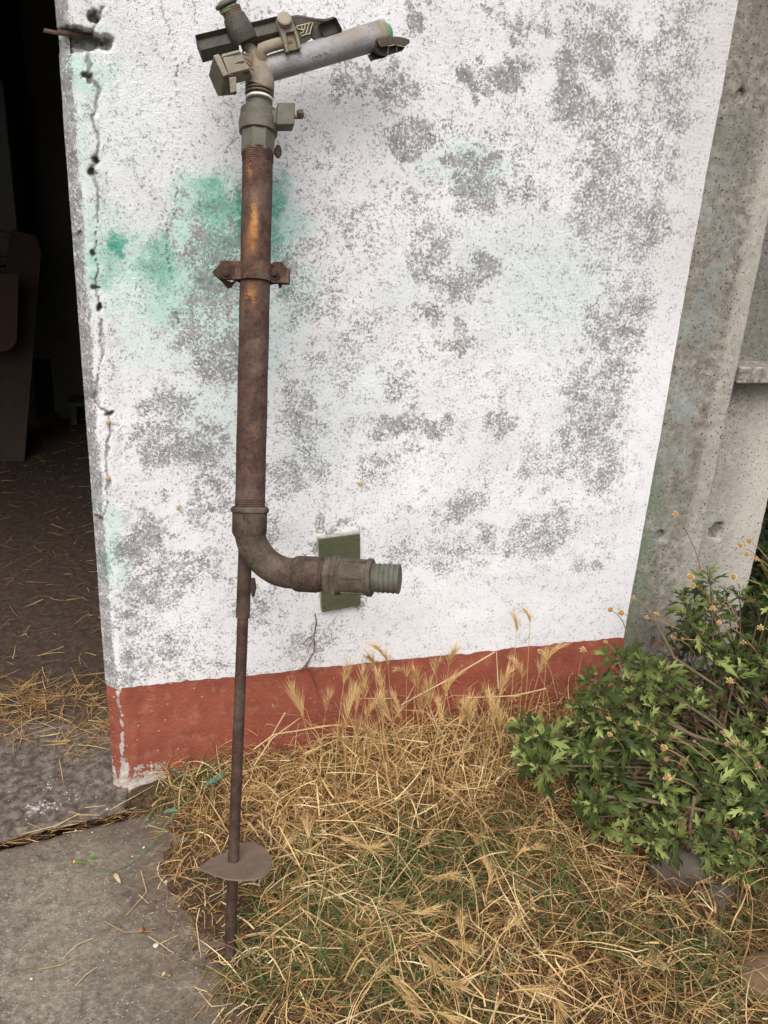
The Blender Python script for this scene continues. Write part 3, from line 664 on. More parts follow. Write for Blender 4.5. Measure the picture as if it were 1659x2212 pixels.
a = eline(690); L = (eline(705) - a).length
threads('union_thread', a, ED, mm(33, a), 5, L / 5, .0015, RUSTCLAMP)
a = eline(700); L = (eline(731) - a).length; r1 = mm(46, a)
bm = BM(); lathe(bm, a, ED, [(0, r1 * .78), (L * .15, r1 * .96), (L * .62, r1 * .96), (L * .64, r1 * 1.04), (L, r1 * 1.04), (L, r1 * .85)], 6, twist=.45); obj('union_nut', bm, UNION, sp, bevel=.0015)
a = eline(730); L = (eline(806) - a).length; r1 = mm(42, a)
bm = BM(); lathe(bm, a, ED, [(0, r1 * .95), (L * .02, r1 * .98), (L * .08, r1 * .98), (L * .10, r1 * .92), (L * .84, r1 * .92), (L * .86, r1 * .99), (L * .97, r1 * .99), (L, r1 * .9), (L, r1 * .7)], 36); obj('union_body', bm, UNION, sp)
es, eu = frame_of(ED)
for k in range(6):
    an = k * math.pi / 3 + .35; dv = es * math.cos(an) + eu * math.sin(an); bm = BM()
    c = a + ED * L * .48 + dv * r1 * .93; box(bm, c, (ED, dv, ED.cross(dv)), (L * .34, .0022, .0022)); obj('union_rib', bm, UNION, sp, bevel=.0008)
a = eline(800); L = (eline(864) - a).length; r1 = mm(32.5, a); pr = [(0, r1 * .94)]
for i in range(6): pr += [(L * (i + .04) / 6, r1 * .90), (L * (i + .14) / 6, r1 * .93), (L * (i + .86) / 6, r1 * 1.0), (L * (i + .94) / 6, r1 * .96)]
pr += [(L, r1 * .90), (L, r1 * .80), (L * .5, r1 * .78)]
bm = BM(); lathe(bm, a, ED, pr, 36); obj('hose_tail', bm, COPPER, sp)

# ---- head: coordinates read off the photograph's two close views
def Z1(a, b, y): return at(384 + .3307 * a, .3307 * b, y)     # view 1
def Z2(a, b, y): return at(384 + .1653 * a, .1653 * b, y)     # view 2
def Z3(a, b, y): return at(603.5 + .1984 * a, .1984 * b, y)   # view 3
def tubeZ(name, Zf, pts, mat, seg=24, sc=.3307, **kw):
    bm = BM(); P = [Zf(a, b, y) for a, b, y, r in pts]; tube(bm, P, [mm(r * sc, p) for (a, b, y, r), p in zip(pts, P)], seg, **kw); return obj(name, bm, mat, sp)
# hexagonal coupling
a, b = Z1(522, 1005, -.166), Z1(526, 858, -.150); HD = (b - a).normalized(); L = (b - a).length; r1 = mm(37.5, a)
bm = BM(); lathe(bm, a, HD, [(-.006, r1 * .86), (.0, r1 * 1.0), (L * .96, r1 * .99), (L * 1.02, r1 * .88)], 8, twist=.25); obj('hex_coupling', bm, OLIVE, sp, bevel=.0015)
a, b = Z1(526, 850, -.149), Z1(530, 640, -.135); L = (b - a).length; r1 = mm(41.5, a)
bm = BM(); lathe(bm, a, HD, [(-.008, r1 * .86), (-.006, r1 * .99), (.010, r1 * 1.02), (.020, r1 * 1.0), (.024, r1 * .93)], 36); obj('clamp_flange', bm, OLIVE, sp)
bm = BM(); lathe(bm, a + HD * .0215, HD, [(0, r1 * .955), (.016, r1 * .945), (.018, r1 * .90)], 36); obj('clamp_band', bm, OLIVE, sp)
bm = BM(); lathe(bm, a + HD * .036, HD, [(0, mm(28.5, a)), (.020, mm(28.5, a)), (.021, mm(26, a))], 36); obj('neck_collar', bm, OLIVE, sp)
w0 = Z1(532, 655, -.136); bm = BM(); lathe(bm, w0, HD, [(-.001, mm(28, w0)), (0, mm(29.3, w0)), (.0035, mm(29.3, w0)), (.0045, mm(27, w0))], 36); obj('seal_ring', bm, WHITER, sp)
bm = BM(); c0 = Z1(533, 640, -.135); lathe(bm, c0, HD, [(0, mm(25.5, c0)), (.034, mm(25.5, c0))], 28); obj('neck_core', bm, UNION, sp)
hs, hu = frame_of(HD); bm = BM(); pts = []
for k in range(4 * 24 + 1):
    t = k / 24 * 2 * math.pi; pts.append(c0 + HD * (.004 + .0068 * k / 24) + (hs * math.cos(t) + hu * math.sin(t)) * mm(29.0, c0))
tube(bm, pts, .0021, 8); obj('neck_spring', bm, SPRING, sp)
# lug block and bolt
c = Z1(700, 765, -.165); e1 = (Z1(755, 765, -.165) - c).normalized(); e3 = HD; e2 = e3.cross(e1).normalized()
bm = BM(); box(bm, c, (e1, e2, e3), (.0175, .016, .022)); box(bm, c + e1 * -.024 + e2 * .006, (e1, e2, e3), (.010, .010, .014)); obj('clamp_lug', bm, OLIVE, sp, bevel=.003)
bm = BM(); tube(bm, [c, c + e1 * .036], .0036, 10); obj('lug_bolt', bm, SPRING, sp)
bm = BM(); n0 = Z1(800, 742, -.168); lathe(bm, n0 - e1 * .006, e1, [(0, .0075), (.006, .0080), (.006, .0095), (.012, .009)], 6); obj('lug_nut', bm, UNION, sp, bevel=.001)
bm = BM(); n1 = Z1(655, 990, -.150); lathe(bm, n1 + HD * -.012, HD, [(0, .004), (.006, .0075), (.016, .0075), (.024, .004)], 8); obj('grease_nipple', bm, RUSTCLAMP, sp)
# body casting and barrel
tubeZ('body_casting', Z1, [(537, 560, -.130, 92), (540, 545, -.130, 92), (540, 505, -.128, 88), (537, 465, -.127, 80), (528, 430, -.126, 66), (518, 400, -.125, 50), (500, 370, -.125, 44), (470, 310, -.124, 38), (445, 270, -.124, 40)], TAN, 30)
tubeZ('barrel', Z1, [(548, 466, -.122, 66), (600, 450, -.122, 76), (640, 437, -.121, 79), (760, 400, -.120, 80), (900, 357, -.119, 82), (1060, 309, -.118, 83), (1200, 266, -.117, 85), (1296, 237, -.116, 88), (1303, 235, -.116, 84)], ALU, 36)
tubeZ('nozzle_ring', Z1, [(1300, 236, -.116, 86), (1318, 230, -.116, 88), (1345, 222, -.116, 84), (1352, 220, -.116, 70)], TAN, 30)
tubeZ('nozzle', Z1, [(1345, 222, -.116, 76), (1365, 216, -.116, 72), (1372, 214, -.116, 60), (1392, 209, -.116, 40)], GREENR, 20)
# deflector
bm = BM(); prism(bm, [Z3(a, b, -.150) for a, b in ((1060, 420), (1200, 395), (1330, 405), (1420, 430), (1425, 465), (1370, 510), (1260, 485), (1110, 520), (1075, 480))], Vector((0, .008, .002)))
obj('deflector_top', bm, UNION, sp, bevel=.002)
bm = BM(); prism(bm, [Z3(a, b, -.143) for a, b in ((1040, 430), (1075, 480), (1110, 520), (1260, 487), (1370, 512), (1345, 548), (1180, 600), (1100, 590), (1050, 560))], Vector((0, .020, 0)), (.0022, .008))
obj('deflector_cage', bm, DARKP, sp, bevel=.001)
for fx in ((1185, 505, 1180, 600), (1280, 492, 1275, 575)):
    bm = BM(); tube(bm, [Z3(fx[0], fx[1], -.144), Z3(fx[2], fx[3], -.144)], .0016, 6); obj('cage_bar', bm, OLIVE, sp)
bm = BM(); prism(bm, [Z3(a, b, -.125) for a, b in ((985, 590), (1040, 560), (1130, 580), (1190, 600), (1150, 625), (1060, 640), (1020, 660))], Vector((0, .02, 0)), (.002, .008)); obj('lower_vane', bm, DARKP, sp, bevel=.001)
# bridge tube and bracket
bm = BM(); P = [Z1(545, 400, -.130), Z1(542, 345, -.134), Z1(550, 322, -.136), Z1(580, 308, -.138), Z1(640, 290, -.140), Z1(740, 262, -.142)]
tube(bm, P, [mm(13, P[0])] * 3 + [mm(12, P[0])] * 3, 20); obj('bridge_tube', bm, TAN, sp)
bm = BM(); prism(bm, [Z1(a, b, -.158) for a, b in ((650, 120), (738, 112), (765, 165), (792, 240), (810, 315), (790, 320), (770, 245), (760, 205), (708, 215), (722, 330), (732, 345), (708, 338), (672, 215), (650, 165))], Vector((0, .02, 0)))
obj('bracket', bm, TAN, sp, bevel=.0015)
bm = BM(); prism(bm, [Z1(a, b, -.150) for a, b in ((705, 205), (768, 200), (800, 318), (722, 335))], Vector((0, .010, 0))); obj('bracket_web', bm, TAN, sp, bevel=.001)
bm = BM(); k0 = Z1(697, 120, -.160); lathe(bm, k0 + Vector((0, .008, -.006)), Vector((-.05, -.88, .48)), [(0, .0125), (.006, .0138), (.012, .0138), (.0135, .012), (.0137, .004)], 24); obj('bracket_knob', bm, BOXM, sp)
# hub, spring and cap
HA = (Z1(345, 90, -.124), Z1(425, 262, -.124)); hd = (HA[0] - HA[1]).normalized()
tubeZ('hub', Z1, [(440, 272, -.128, 84), (432, 254, -.128, 88), (405, 195, -.128, 85), (385, 150, -.126, 80), (368, 112, -.125, 74), (362, 100, -.124, 56)], DARKP, 32)
bm = BM(); P0 = Z1(372, 122, -.124); P1_ = Z1(330, 20, -.124); LL = (P1_ - P0).length; hs2, hu2 = frame_of((P1_ - P0)); pts = []
dd_ = (P1_ - P0).normalized()
for k in range(6 * 20 + 1):
    t = k / 20 * 2 * math.pi; pts.append(P0 + dd_ * LL * .72 * k / 120 + (hs2 * math.cos(t) + hu2 * math.sin(t)) * mm(60 * .3307, P0))
tube(bm, pts, .0019, 8); obj('hub_spring', bm, SPRING, sp)
tubeZ('spring_post', Z1, [(372, 122, -.124, 50), (330, 20, -.124, 50)], DARKP, 20)
tubeZ('green_washer', Z1, [(341, 76, -.124, 52), (339, 72, -.124, 63), (328, 46, -.124, 65), (326, 42, -.124, 52)], GREENR, 28)
tubeZ('cap', Z1, [(324, 42, -.124, 54), (321, 36, -.124, 76), (317, 26, -.124, 79), (314, 18, -.124, 70), (308, 2, -.124, 46)], OLIVE, 30)
# drive arm: channel section
la, ra = Z2(275, 640, -.122), Z2(1330, 385, -.122); AD = (ra - la).normalized()
n1_ = Vector((0, -.80, .60)); n1_ = (n1_ - AD * n1_.dot(AD)).normalized(); n2_ = n1_.cross(AD).normalized()
if n2_.z < 0: n2_ = -n2_
def arm_box(t0, t1, hw, hd_, poc):
    box(bm, la + AD * ((t0 + t1) / 2), (AD, n2_, n1_), ((t1 - t0) / 2, hw, hd_), poc)
LA = (ra - la).length
bm = BM(); arm_box(0, LA * .46, .0175, .0165, (5, .0030, .013)); obj('drive_arm', bm, DARKP, sp, bevel=.001)
bm = BM(); arm_box(LA * .50, LA * 1.06, .0170, .0155, (5, .0030, .012)); obj('drive_arm', bm, DARKP, sp, bevel=.001)
P = [Z3(a, b, -.112) for a, b in ((110, 200), (200, 188), (300, 205), (400, 225), (500, 232), (600, 205))]
bm = BM(); tube(bm, P, .0042, 8); obj('arm_rib', bm, DARKP, sp)
bm = BM(); prism(bm, [Z3(a, b, -.116) for a, b in ((120, 200), (220, 195), (400, 235), (460, 250), (480, 400), (400, 435), (350, 400), (360, 300), (200, 300))], Vector((0, .012, 0))); obj('arm_plate', bm, DARKP, sp, bevel=.001)
bm = BM(); prism(bm, [Z3(a, b, -.130) for a, b in ((432, 262), (618, 185), (690, 330), (488, 402))], Vector((0, .024, -.004)), (.0028, .016)); obj('arm_spoon', bm, DARKP, sp, bevel=.001)
bm = BM(); prism(bm, [Z3(a, b, -.122) for a, b in ((180, 285), (365, 240), (345, 420), (250, 495), (215, 420))], Vector((0, .016, 0))); obj('fin_block', bm, DARKP, sp, bevel=.001)
def Z4(a, b, y): return at(625.4 + .0807 * a, 32.9 + .0807 * b, y)
for fa in (((185, 300), (540, 212), (622, 190), (540, 500), (440, 512), (320, 562), (285, 495), (380, 450), (375, 392), (300, 385), (225, 370), (185, 300)), ((430, 240), (390, 400)), ((525, 215), (440, 505)), ((340, 275), (325, 375))):
    bm = BM(); tube(bm, [Z4(a, b, -.1235) for a, b in fa], .00125, 6); obj('fin', bm, BRASS, sp)
def Z5(a, b, y): return at((1180 + a * .2311) * .5486, (120 + b * .2311) * .5486, y)
for arc in (((258, 425), (285, 432), (310, 420)), ((325, 392), (348, 408), (378, 388)), ((415, 358), (440, 378), (470, 360)), ((215, 410), (225, 440), (215, 460))):
    bm = BM(); tube(bm, [Z5(a, b, -.1455) for a, b in arc], [.0006, .0011, .0006], 6); obj('cast_mark', bm, ALU, sp)
# moulded counterweight box
f4 = [Z2(565, 705, -.178), Z2(800, 645, -.172), Z2(945, 910, -.172), Z2(670, 985, -.178)]
bm = BM(); prism(bm, f4, Vector((.010, .036, -.012))); obj('counterweight', bm, BOXM, sp, bevel=.002)
e5 = [Z2(460, 722, -.184), Z2(540, 700, -.184), Z2(665, 975, -.184), Z2(595, 1003, -.184)]
bm = BM(); prism(bm, e5, Vector((.004, .030, -.004))); obj('weight_flange', bm, BOXM, sp, bevel=.002)
bm = BM(); prism(bm, [Z2(460, 735, -.181), Z2(595, 1000, -.181), Z2(560, 1255, -.168), Z2(520, 1255, -.150), Z2(400, 985, -.148)], Vector((.018, .010, .004))); obj('weight_end', bm, OLIVE, sp, bevel=.0015)
bm = BM(); prism(bm, [Z2(600, 1005, -.176), Z2(945, 925, -.170), Z2(900, 1010, -.150), Z2(590, 1090, -.150)], Vector((0, .012, .004))); obj('weight_base', bm, DARKP, sp, bevel=.001)
bm = BM(); prism(bm, [Z2(820, 690, -.135), Z2(960, 690, -.135), Z2(1010, 960, -.135), Z2(930, 1000, -.135), Z2(820, 960, -.135)], Vector((0, .014, 0))); obj('hinge_plate', bm, TAN, sp, bevel=.002)
for q in (((572, 748), (820, 680)), ((680, 962), (925, 898)), ((703, 808), (715, 838), (870, 795))):
    bm = BM(); tube(bm, [Z2(a, b, -.1775 if a < 700 else -.1745) for a, b in q], .0011, 6); obj('weight_ridge', bm, OLIVE, sp)
bm = BM(); prism(bm, [Z2(672, 1010, -.182), Z2(768, 1000, -.182), Z2(765, 1195, -.182), Z2(690, 1215, -.182)], Vector((0, .006, 0))); obj('weight_tongue', bm, BOXM, sp, bevel=.0015)
bm = BM(); prism(bm, [Z2(570, 1240, -.160), Z2(690, 1170, -.160), Z2(780, 1200, -.155), Z2(760, 1235, -.155)], Vector((0, .01, 0))); obj('weight_lip', bm, OLIVE, sp, bevel=.001)
for q in (((835, 675), (880, 710), (925, 725)), ((860, 760), (905, 770), (985, 835)), ((890, 800), (930, 845), (990, 860)), ((930, 890), (970, 900), (1000, 930)), ((920, 830), (960, 880))):
    bm = BM(); tube(bm, [Z2(a, b, -.168) for a, b in q], .0016, 8); obj('return_wire', bm, SPRING, sp)

# ------------------------------------------------------------------ vegetation materials
def grass_mat(name, stops, trans=.25):
    m = Mat(name, .65, .25); t = m.attr('tint'); n = m.noise(40, 3)
    c = m.ramp(m.math('ADD', t, m.math('MULTIPLY', m.math('SUBTRACT', n, .5), .35)), stops)
    out = m.t.nodes['Material Output']; tr = m.n('ShaderNodeBsdfTranslucent'); mx = m.n('ShaderNodeMixShader'); mx.inputs[0].default_value = trans
    m.done(c); m.t.links.new(c, tr.inputs['Color']); m.t.links.new(m.b.outputs[0], mx.inputs[1]); m.t.links.new(tr.outputs[0], mx.inputs[2]); m.t.links.new(mx.outputs[0], out.inputs['Surface'])
    return m.m
STRAW = grass_mat('dry_straw', [(0, (.085, .044, .022)), (.3, (.25, .135, .056)), (.55, (.54, .345, .138)), (.8, (.78, .57, .27)), (1, (.86, .72, .43))])
GREENG = grass_mat('green_grass', [(0, (.040, .064, .020)), (.5, (.095, .145, .048)), (1, (.23, .28, .11))], .3)
BAR = grass_mat('barley_straw', [(0, (.42, .24, .08)), (.5, (.62, .42, .17)), (1, (.80, .62, .33))], .3)
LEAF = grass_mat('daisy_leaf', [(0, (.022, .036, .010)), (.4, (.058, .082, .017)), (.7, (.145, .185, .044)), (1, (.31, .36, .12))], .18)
DEADL = grass_mat('withered_leaf', [(0, (.035, .020, .011)), (.6, (.085, .048, .024)), (1, (.19, .115, .055))], .15)
TWIG = flat('woody_twig', (.13, .095, .06), .85, sc=60)
FSTALK = flat('flower_stalk', (.36, .235, .10), .75, sc=60)

def ribbons(name, P, width, tint, mat, side=None, parent=None, taper=.75):
    N, K, _ = P.shape
    T = np.gradient(P, axis=1); T /= np.linalg.norm(T, axis=2, keepdims=True) + 1e-9
    if side is None:
        side = rng.normal(size=(N, 3))
    sd_ = side[:, None, :] - T * np.sum(side[:, None, :] * T, axis=2, keepdims=True); sd_ /= np.linalg.norm(sd_, axis=2, keepdims=True) + 1e-9
    prof = 1 - taper * np.linspace(0, 1, K) ** 2.2
    W = sd_ * (width[:, None] * prof[None])[:, :, None] * .5
    V = np.stack([P - W, P + W], 2).reshape(-1, 3)
    base = (np.arange(N) * K * 2)[:, None] + (np.arange(K - 1) * 2)[None, :]; base = base.ravel()
    F = np.stack([base, base + 1, base + 3, base + 2], 1)
    t = np.repeat(tint, K * 2)
    return mesh_np(name, V, F, mat, parent, True, dict(tint=t))
def curves(p0, az, el, L, K=6, curl=.5, droop=.5, kink=.25, floor=True):
    N = len(p0); P = np.zeros((N, K, 3)); P[:, 0] = p0; a = az.copy(); e = el.copy()
    ca_ = rng.normal(0, curl, N); ce = -np.abs(rng.normal(0, droop, N)); kk = rng.integers(1, K, N); ka = rng.normal(0, 1.1, N) * (rng.random(N) < kink); ke = -rng.random(N) * 1.4 * (rng.random(N) < kink)
    for k in range(1, K):
        a = a + ca_ / K + np.where(kk == k, ka, 0); e = np.clip(e + ce / K + np.where(kk == k, ke, 0), -1.3, 1.5)
        d = np.stack([np.cos(a) * np.cos(e), np.sin(a) * np.cos(e), np.sin(e)], 1)
        P[:, k] = P[:, k - 1] + d * (L / (K - 1))[:, None]
        if floor:
            z = soilz(P[:, k, 0], P[:, k, 1]) + .003 + rng.random(N) * .004
            P[:, k, 2] = np.maximum(P[:, k, 2], z)
    P[:, :, 1] = np.where(P[:, :, 1] > -.006, -.006 - .2 * (P[:, :, 1] + .006), P[:, :, 1])
    return P
def scatter(n, dens):
    out = []
    while sum(len(o) for o in out) < n:
        x = rng.uniform(.0, 2.5, n * 2); y = rng.uniform(-1.6, -.01, n * 2)
        k = rng.random(n * 2) < dens(x, y); out.append(np.stack([x[k], y[k]], 1))
    return np.concatenate(out)[:n]
def cover(x, y):                                      # how thick the tangle is
    d = x - edge_x(y)
    base = sstep(-.05, .10, d + (fbm(x, y, 14, 3, 88) - .5) * .10)
    patch = .35 + 1.1 * fbm(x, y, 4, 3, 41)
    thin = 1 - .72 * np.exp(-(((x - .26) / .13) ** 2 + ((y + .50) / .20) ** 2))        # bare dirt by the stake
    thin2 = 1 - .35 * np.exp(-(((x - .45) / .25) ** 2 + ((y + .95) / .15) ** 2))
    return np.clip(base * patch * thin * thin2, 0, 1)
def tall(x, y):
    return .022 + .05 * sstep(-.50, -.15, y) * sstep(.15, .5, x) + .03 * sstep(.5, .8, x) * sstep(-.55, -.25, y) + .022 * sstep(.5, .9, fbm(x, y, 5, 3, 43)) + .02 * sstep(-.6, -.85, y) * sstep(.4, .7, x)
# low thatch
def lay(name, n, hf, Lr, wr, el_s, tint_f, mat, dens=cover, **kw):
    xy = scatter(n, dens); x, y = xy[:, 0], xy[:, 1]
    z = soilz(x, y) + rng.random(n) ** 1.3 * tall(x, y) * hf
    az = rng.uniform(0, 2 * math.pi, n); el = rng.normal(.05, el_s, n); L = rng.uniform(*Lr, n) * (.6 + .8 * cover(x, y))
    P = curves(np.stack([x, y, z], 1), az, el, L, **kw)
    return ribbons(name, P, rng.uniform(*wr, n), np.clip(tint_f(n, x, y, z), 0, 1), mat)
o = lay('dead_thatch', 26000, .8, (.03, .12), (.0009, .0026), .25, lambda n, x, y, z: rng.beta(2, 3.6, n) * .72 + .35 * (fbm(x, y, 5, 3, 52) - .5) * 2, STRAW, K=5, curl=.9, kink=.3); stuff(o, 'low brown thatch of dead grass on the soil', 'dead grass')
o = lay('dry_grass', 19000, 1.6, (.04, .17), (.0008, .0029), .50, lambda n, x, y, z: rng.beta(2.0, 1.7, n) * .95 + .02 + .75 * (fbm(x, y, 4, 3, 62) - .5) - .22 * sstep(1.0, 1.4, x) * sstep(-.45, -.6, y), STRAW, K=7, curl=.7, kink=.6); stuff(o, 'tangled golden dry grass covering the ground before the wall', 'dry grass')
# grass standing near the wall
def near_wall(x, y): return sstep(-.42, -.08, y) * sstep(.06, .35, x) * (.4 + fbm(x, y, 7, 3, 45)) * sstep(2.0, 1.5, x)
xy = scatter(3000, near_wall); x, y = xy.T; n = len(x)
P = curves(np.stack([x, y, soilz(x, y)], 1), rng.uniform(0, 6.28, n), rng.normal(1.05, .35, n), rng.uniform(.06, .20, n) * (.55 + .75 * sstep(.3, .75, x)), K=8, curl=.9, droop=1.5, kink=.4)
stuff(ribbons('standing_grass', P, rng.uniform(.0012, .0042, n), np.clip(rng.beta(2.4, 1.5, n), 0, 1), STRAW), 'upright dry grass blades along the red band', 'dry grass')
xy = scatter(1500, lambda x, y: cover(x, y) * (.25 + 1.3 * sstep(.45, .62, fbm(x, y, 5, 3, 43))) * sstep(1.75, 1.35, x)); x, y = xy.T; n = len(x)
P = curves(np.stack([x, y, soilz(x, y) + .01 + rng.random(n) * tall(x, y)], 1), rng.uniform(0, 6.28, n), rng.normal(.55, .4, n), rng.uniform(.05, .15, n), K=8, curl=.6, droop=1.2, kink=.75)
stuff(ribbons('straw_blades', P, rng.uniform(.0018, .0044, n), np.clip(rng.beta(3, 1.6, n), 0, 1), STRAW), 'broad bright golden dead blades lying over the tangle', 'dry grass')
# green patches
GP = [(905, 1900, 90, 1), (980, 1850, 60, .8), (680, 1960, 60, .9), (640, 1900, 40, .7), (700, 2040, 70, .8), (1060, 1840, 60, .8), (420, 1655, 60, .8), (470, 1620, 40, .7), (900, 1600, 60, .4), (1240, 1980, 60, .9), (1200, 1900, 60, .5), (1500, 2110, 90, .8),
      (880, 2120, 60, .7), (1130, 1830, 60, .6), (570, 2110, 40, .6), (1600, 1990, 60, .7), (820, 1790, 60, .35), (1350, 2060, 70, .5), (600, 1960, 30, .5), (760, 1700, 60, .3), (1000, 2180, 80, .35)]
def greens(x, y):
    o = np.zeros_like(x)
    for px, py, r, a in GP:
        c = ag(px, py, .03); k = mm(r, c) * 1.1; o = np.maximum(o, a * np.exp(-((x - c.x) ** 2 + ((y - c.y) * .75) ** 2) / k ** 2 * 1.3))
    return np.where(fbm(x, y, 16, 3, 99) > .42, o, o * .25) + .004
xy = scatter(3600, greens); x, y = xy.T; n = len(x)
P = curves(np.stack([x, y, soilz(x, y)], 1), rng.uniform(0, 6.28, n), rng.normal(.75, .35, n), rng.uniform(.05, .17, n), K=7, curl=.7, droop=1.2, kink=.15)
stuff(ribbons('green_grass', P, rng.uniform(.0014, .0040, n), rng.beta(2.2, 1.8, n), GREENG), 'patches of green grass growing through the dry tangle', 'grass')

# straw on the barn floor, in the slab gap and on the apron
def loose(name, n, xr, yf_, Lr, wr, dens, label, z0=.006, tint=(3, 2.5, .7, .1)):
    x = rng.uniform(*xr, n * 3); y = yf_(n * 3); k = rng.random(n * 3) < dens(x, y); x = x[k][:n]; y = y[k][:n]; m_ = len(x)
    P = curves(np.stack([x, y, z0 + rng.random(m_) * .008], 1), rng.uniform(0, 6.28, m_), rng.normal(0, .06, m_), rng.uniform(*Lr, m_), K=5, curl=.4, droop=.1, kink=.15, floor=False)
    P[:, :, 1] = P[:, :, 1] + np.where(P[:, :, 1] <= -.0059, 0, 0)
    P[:, :, 2] = np.clip(P[:, :, 2], z0, z0 + .02)
    return stuff(ribbons(name, P, rng.uniform(*wr, m_), np.clip(rng.beta(tint[0], tint[1], m_) * tint[2] + tint[3], 0, 1), STRAW, side=np.tile([[0, 0, 1.0]], (m_, 1)) + rng.normal(0, 1, (m_, 3)) * np.array([1, 1, .15])), label, 'straw')
def curves_in(p0, az, L, K=5, curl=.4):
    N = len(p0); P = np.zeros((N, K, 3)); P[:, 0] = p0; ca_ = rng.normal(0, curl, N)
    for k in range(1, K):
        az = az + ca_ / K; P[:, k] = P[:, k - 1] + np.stack([np.cos(az), np.sin(az), rng.normal(0, .03, N)], 1) * (L / (K - 1))[:, None]
    return P
def straw_in(name, n, gen, Lr, wr, z0, label, ta=.7, tb=.15):
    x, y = gen(n); P = curves_in(np.stack([x, y, z0 + rng.random(n) * .012], 1), rng.uniform(0, 6.28, n), rng.uniform(*Lr, n))
    P[:, :, 2] = np.clip(P[:, :, 2], z0 + .002, z0 + .035); W = np.tile([[0, 0, .25]], (n, 1)) + rng.normal(0, 1, (n, 3)) * np.array([1, 1, .3])
    return stuff(ribbons(name, P, rng.uniform(*wr, n), np.clip(rng.beta(3, 2.5, n) * ta + tb, 0, 1), STRAW, side=W), label, 'straw')
def g_floor(n):
    y = .25 + 4.0 * rng.random(n) ** 1.4; x = rng.uniform(-1.5, -.02, n); return x, y
straw_in('floor_straw', 1300, g_floor, (.02, .12), (.001, .0024), .012, 'loose straw scattered over the barn floor')
def g_pile(n):
    c = [ag(40, 1560), ag(110, 1530), ag(185, 1590), ag(180, 1620), ag(20, 1500), ag(205, 1560), ag(0, 1590), ag(150, 1500), ag(60, 1500), ag(200, 1510)]; w = rng.integers(0, len(c), n)
    x = np.array([c[i].x for i in w]) + rng.normal(0, .045, n); y = np.array([c[i].y for i in w]) + rng.normal(0, .05, n); return np.minimum(x, -.03), y
straw_in('threshold_straw', 520, g_pile, (.03, .13), (.001, .0024), .010, 'small drifts of straw inside the doorway by the wall corner', .7, .1)
def g_gap(n):
    x = rng.uniform(-.9, .12, n); return x, gapy(x) + rng.normal(.0, .011, n)
x, y = g_gap(420); P = curves_in(np.stack([x, y, -.006 + rng.random(420) * .010], 1), rng.choice([0, math.pi], 420) + .16 + rng.normal(0, .5, 420), rng.uniform(.008, .055, 420) * (1 + (rng.random(420) > .93)), curl=.3)
stuff(ribbons('gap_straw', P, rng.uniform(.0009, .002, 420), np.clip(rng.beta(1.6, 3.2, 420), 0, 1), STRAW), 'straw and dirt packed into the joint between the slabs', 'straw')
def g_litter(n):
    y = rng.uniform(-1.2, -.12, n); d = np.abs(rng.normal(0, .06, n)); return edge_x(y) - d + .03, y
straw_in('apron_litter', 520, g_litter, (.008, .05), (.0008, .0018), .0025, 'dry crumbs of grass at the ragged edge of the concrete', .7, .05)

# individual straws lying on the apron
G_ST = 'single dry straws lying on the concrete apron'
straws = [[(558, 0), (0, 0)]]
SL = [((920, 710), (958, 850), (822, 1005)), ((680, 1040), (815, 1112), (995, 1105)), ((250, 1355), (400, 1325), (500, 1270), (585, 1235)), ((410, 1285), (500, 1195), (610, 1150)), ((490, 1465), (560, 1390), (635, 1340)),
      ((905, 865), (970, 925)), ((970, 1140), (1050, 1190), (1135, 1250)), ((1260, 1680), (1360, 1560), (1480, 1425)), ((1475, 1440), (1505, 1505), (1475, 1610)), ((1370, 1312), (1470, 1302)), ((720, 312), (860, 235), (1010, 150)),
      ((150, 470), (350, 420), (520, 340), (450, 325)), ((180, 400), (290, 440)), ((350, 430), (500, 345), (655, 348)), ((555, 298), (690, 285)), ((965, 412), (1090, 448)), ((1230, 965), (1320, 930)), ((1150, 920), (1240, 830), (1330, 790)), ((1060, 1250), (1070, 1290)), ((1040, 1190), (1165, 1130))]
SLAB = ['straw bent like a boomerang on the concrete left of the foot plate', 'long straw with a shallow bend on the apron, its tip reaching the dirt edge', 'longest curved straw lying on the lower left apron', 'straw lying just above the longest curved one on the apron', 'thin straw just below the longest curved one on the apron',
        'short straw crossing the end of the boomerang-bent one', 'straw sloping down to the right past the biggest white chip', 'long straight straw on the concrete at the bottom, below the stake foot', 'short crooked straw at the top end of the long straight bottom one', 'short pale straw touching the foot of the stake rod',
        'long straight straw poking out of the grass at the foot of the wall corner', 'straw with a doubled tip lying across the slab joint', 'short straw crossing the left part of the slab joint', 'straw lying along the slab joint beside the doubled one', 'short straw at the end of the slab joint nearest the wall corner',
        'short straw at the grass edge beside the green weed stem', 'short straw on the bare dirt just left of the stake rod', 'kinked straw on the dirt below the point of the foot plate', 'tiny straw just below the biggest white chip', 'straw touching the biggest white chip and pointing up to the right']
SINGLE = flat('single_straw', (.50, .38, .20), .7)
for q, lab in zip(SL, SLAB):
    bm = BM(); tube(bm, [ag(.3307 * a, 1645.8 + .3307 * b, .006 + .003 * random.random()) for a, b in q], [.0011] * (len(q) - 1) + [.0007], 6)
    tag(obj('straw_stem', bm, FSTALK if random.random() < .4 else SINGLE), lab, 'straw', G_ST)

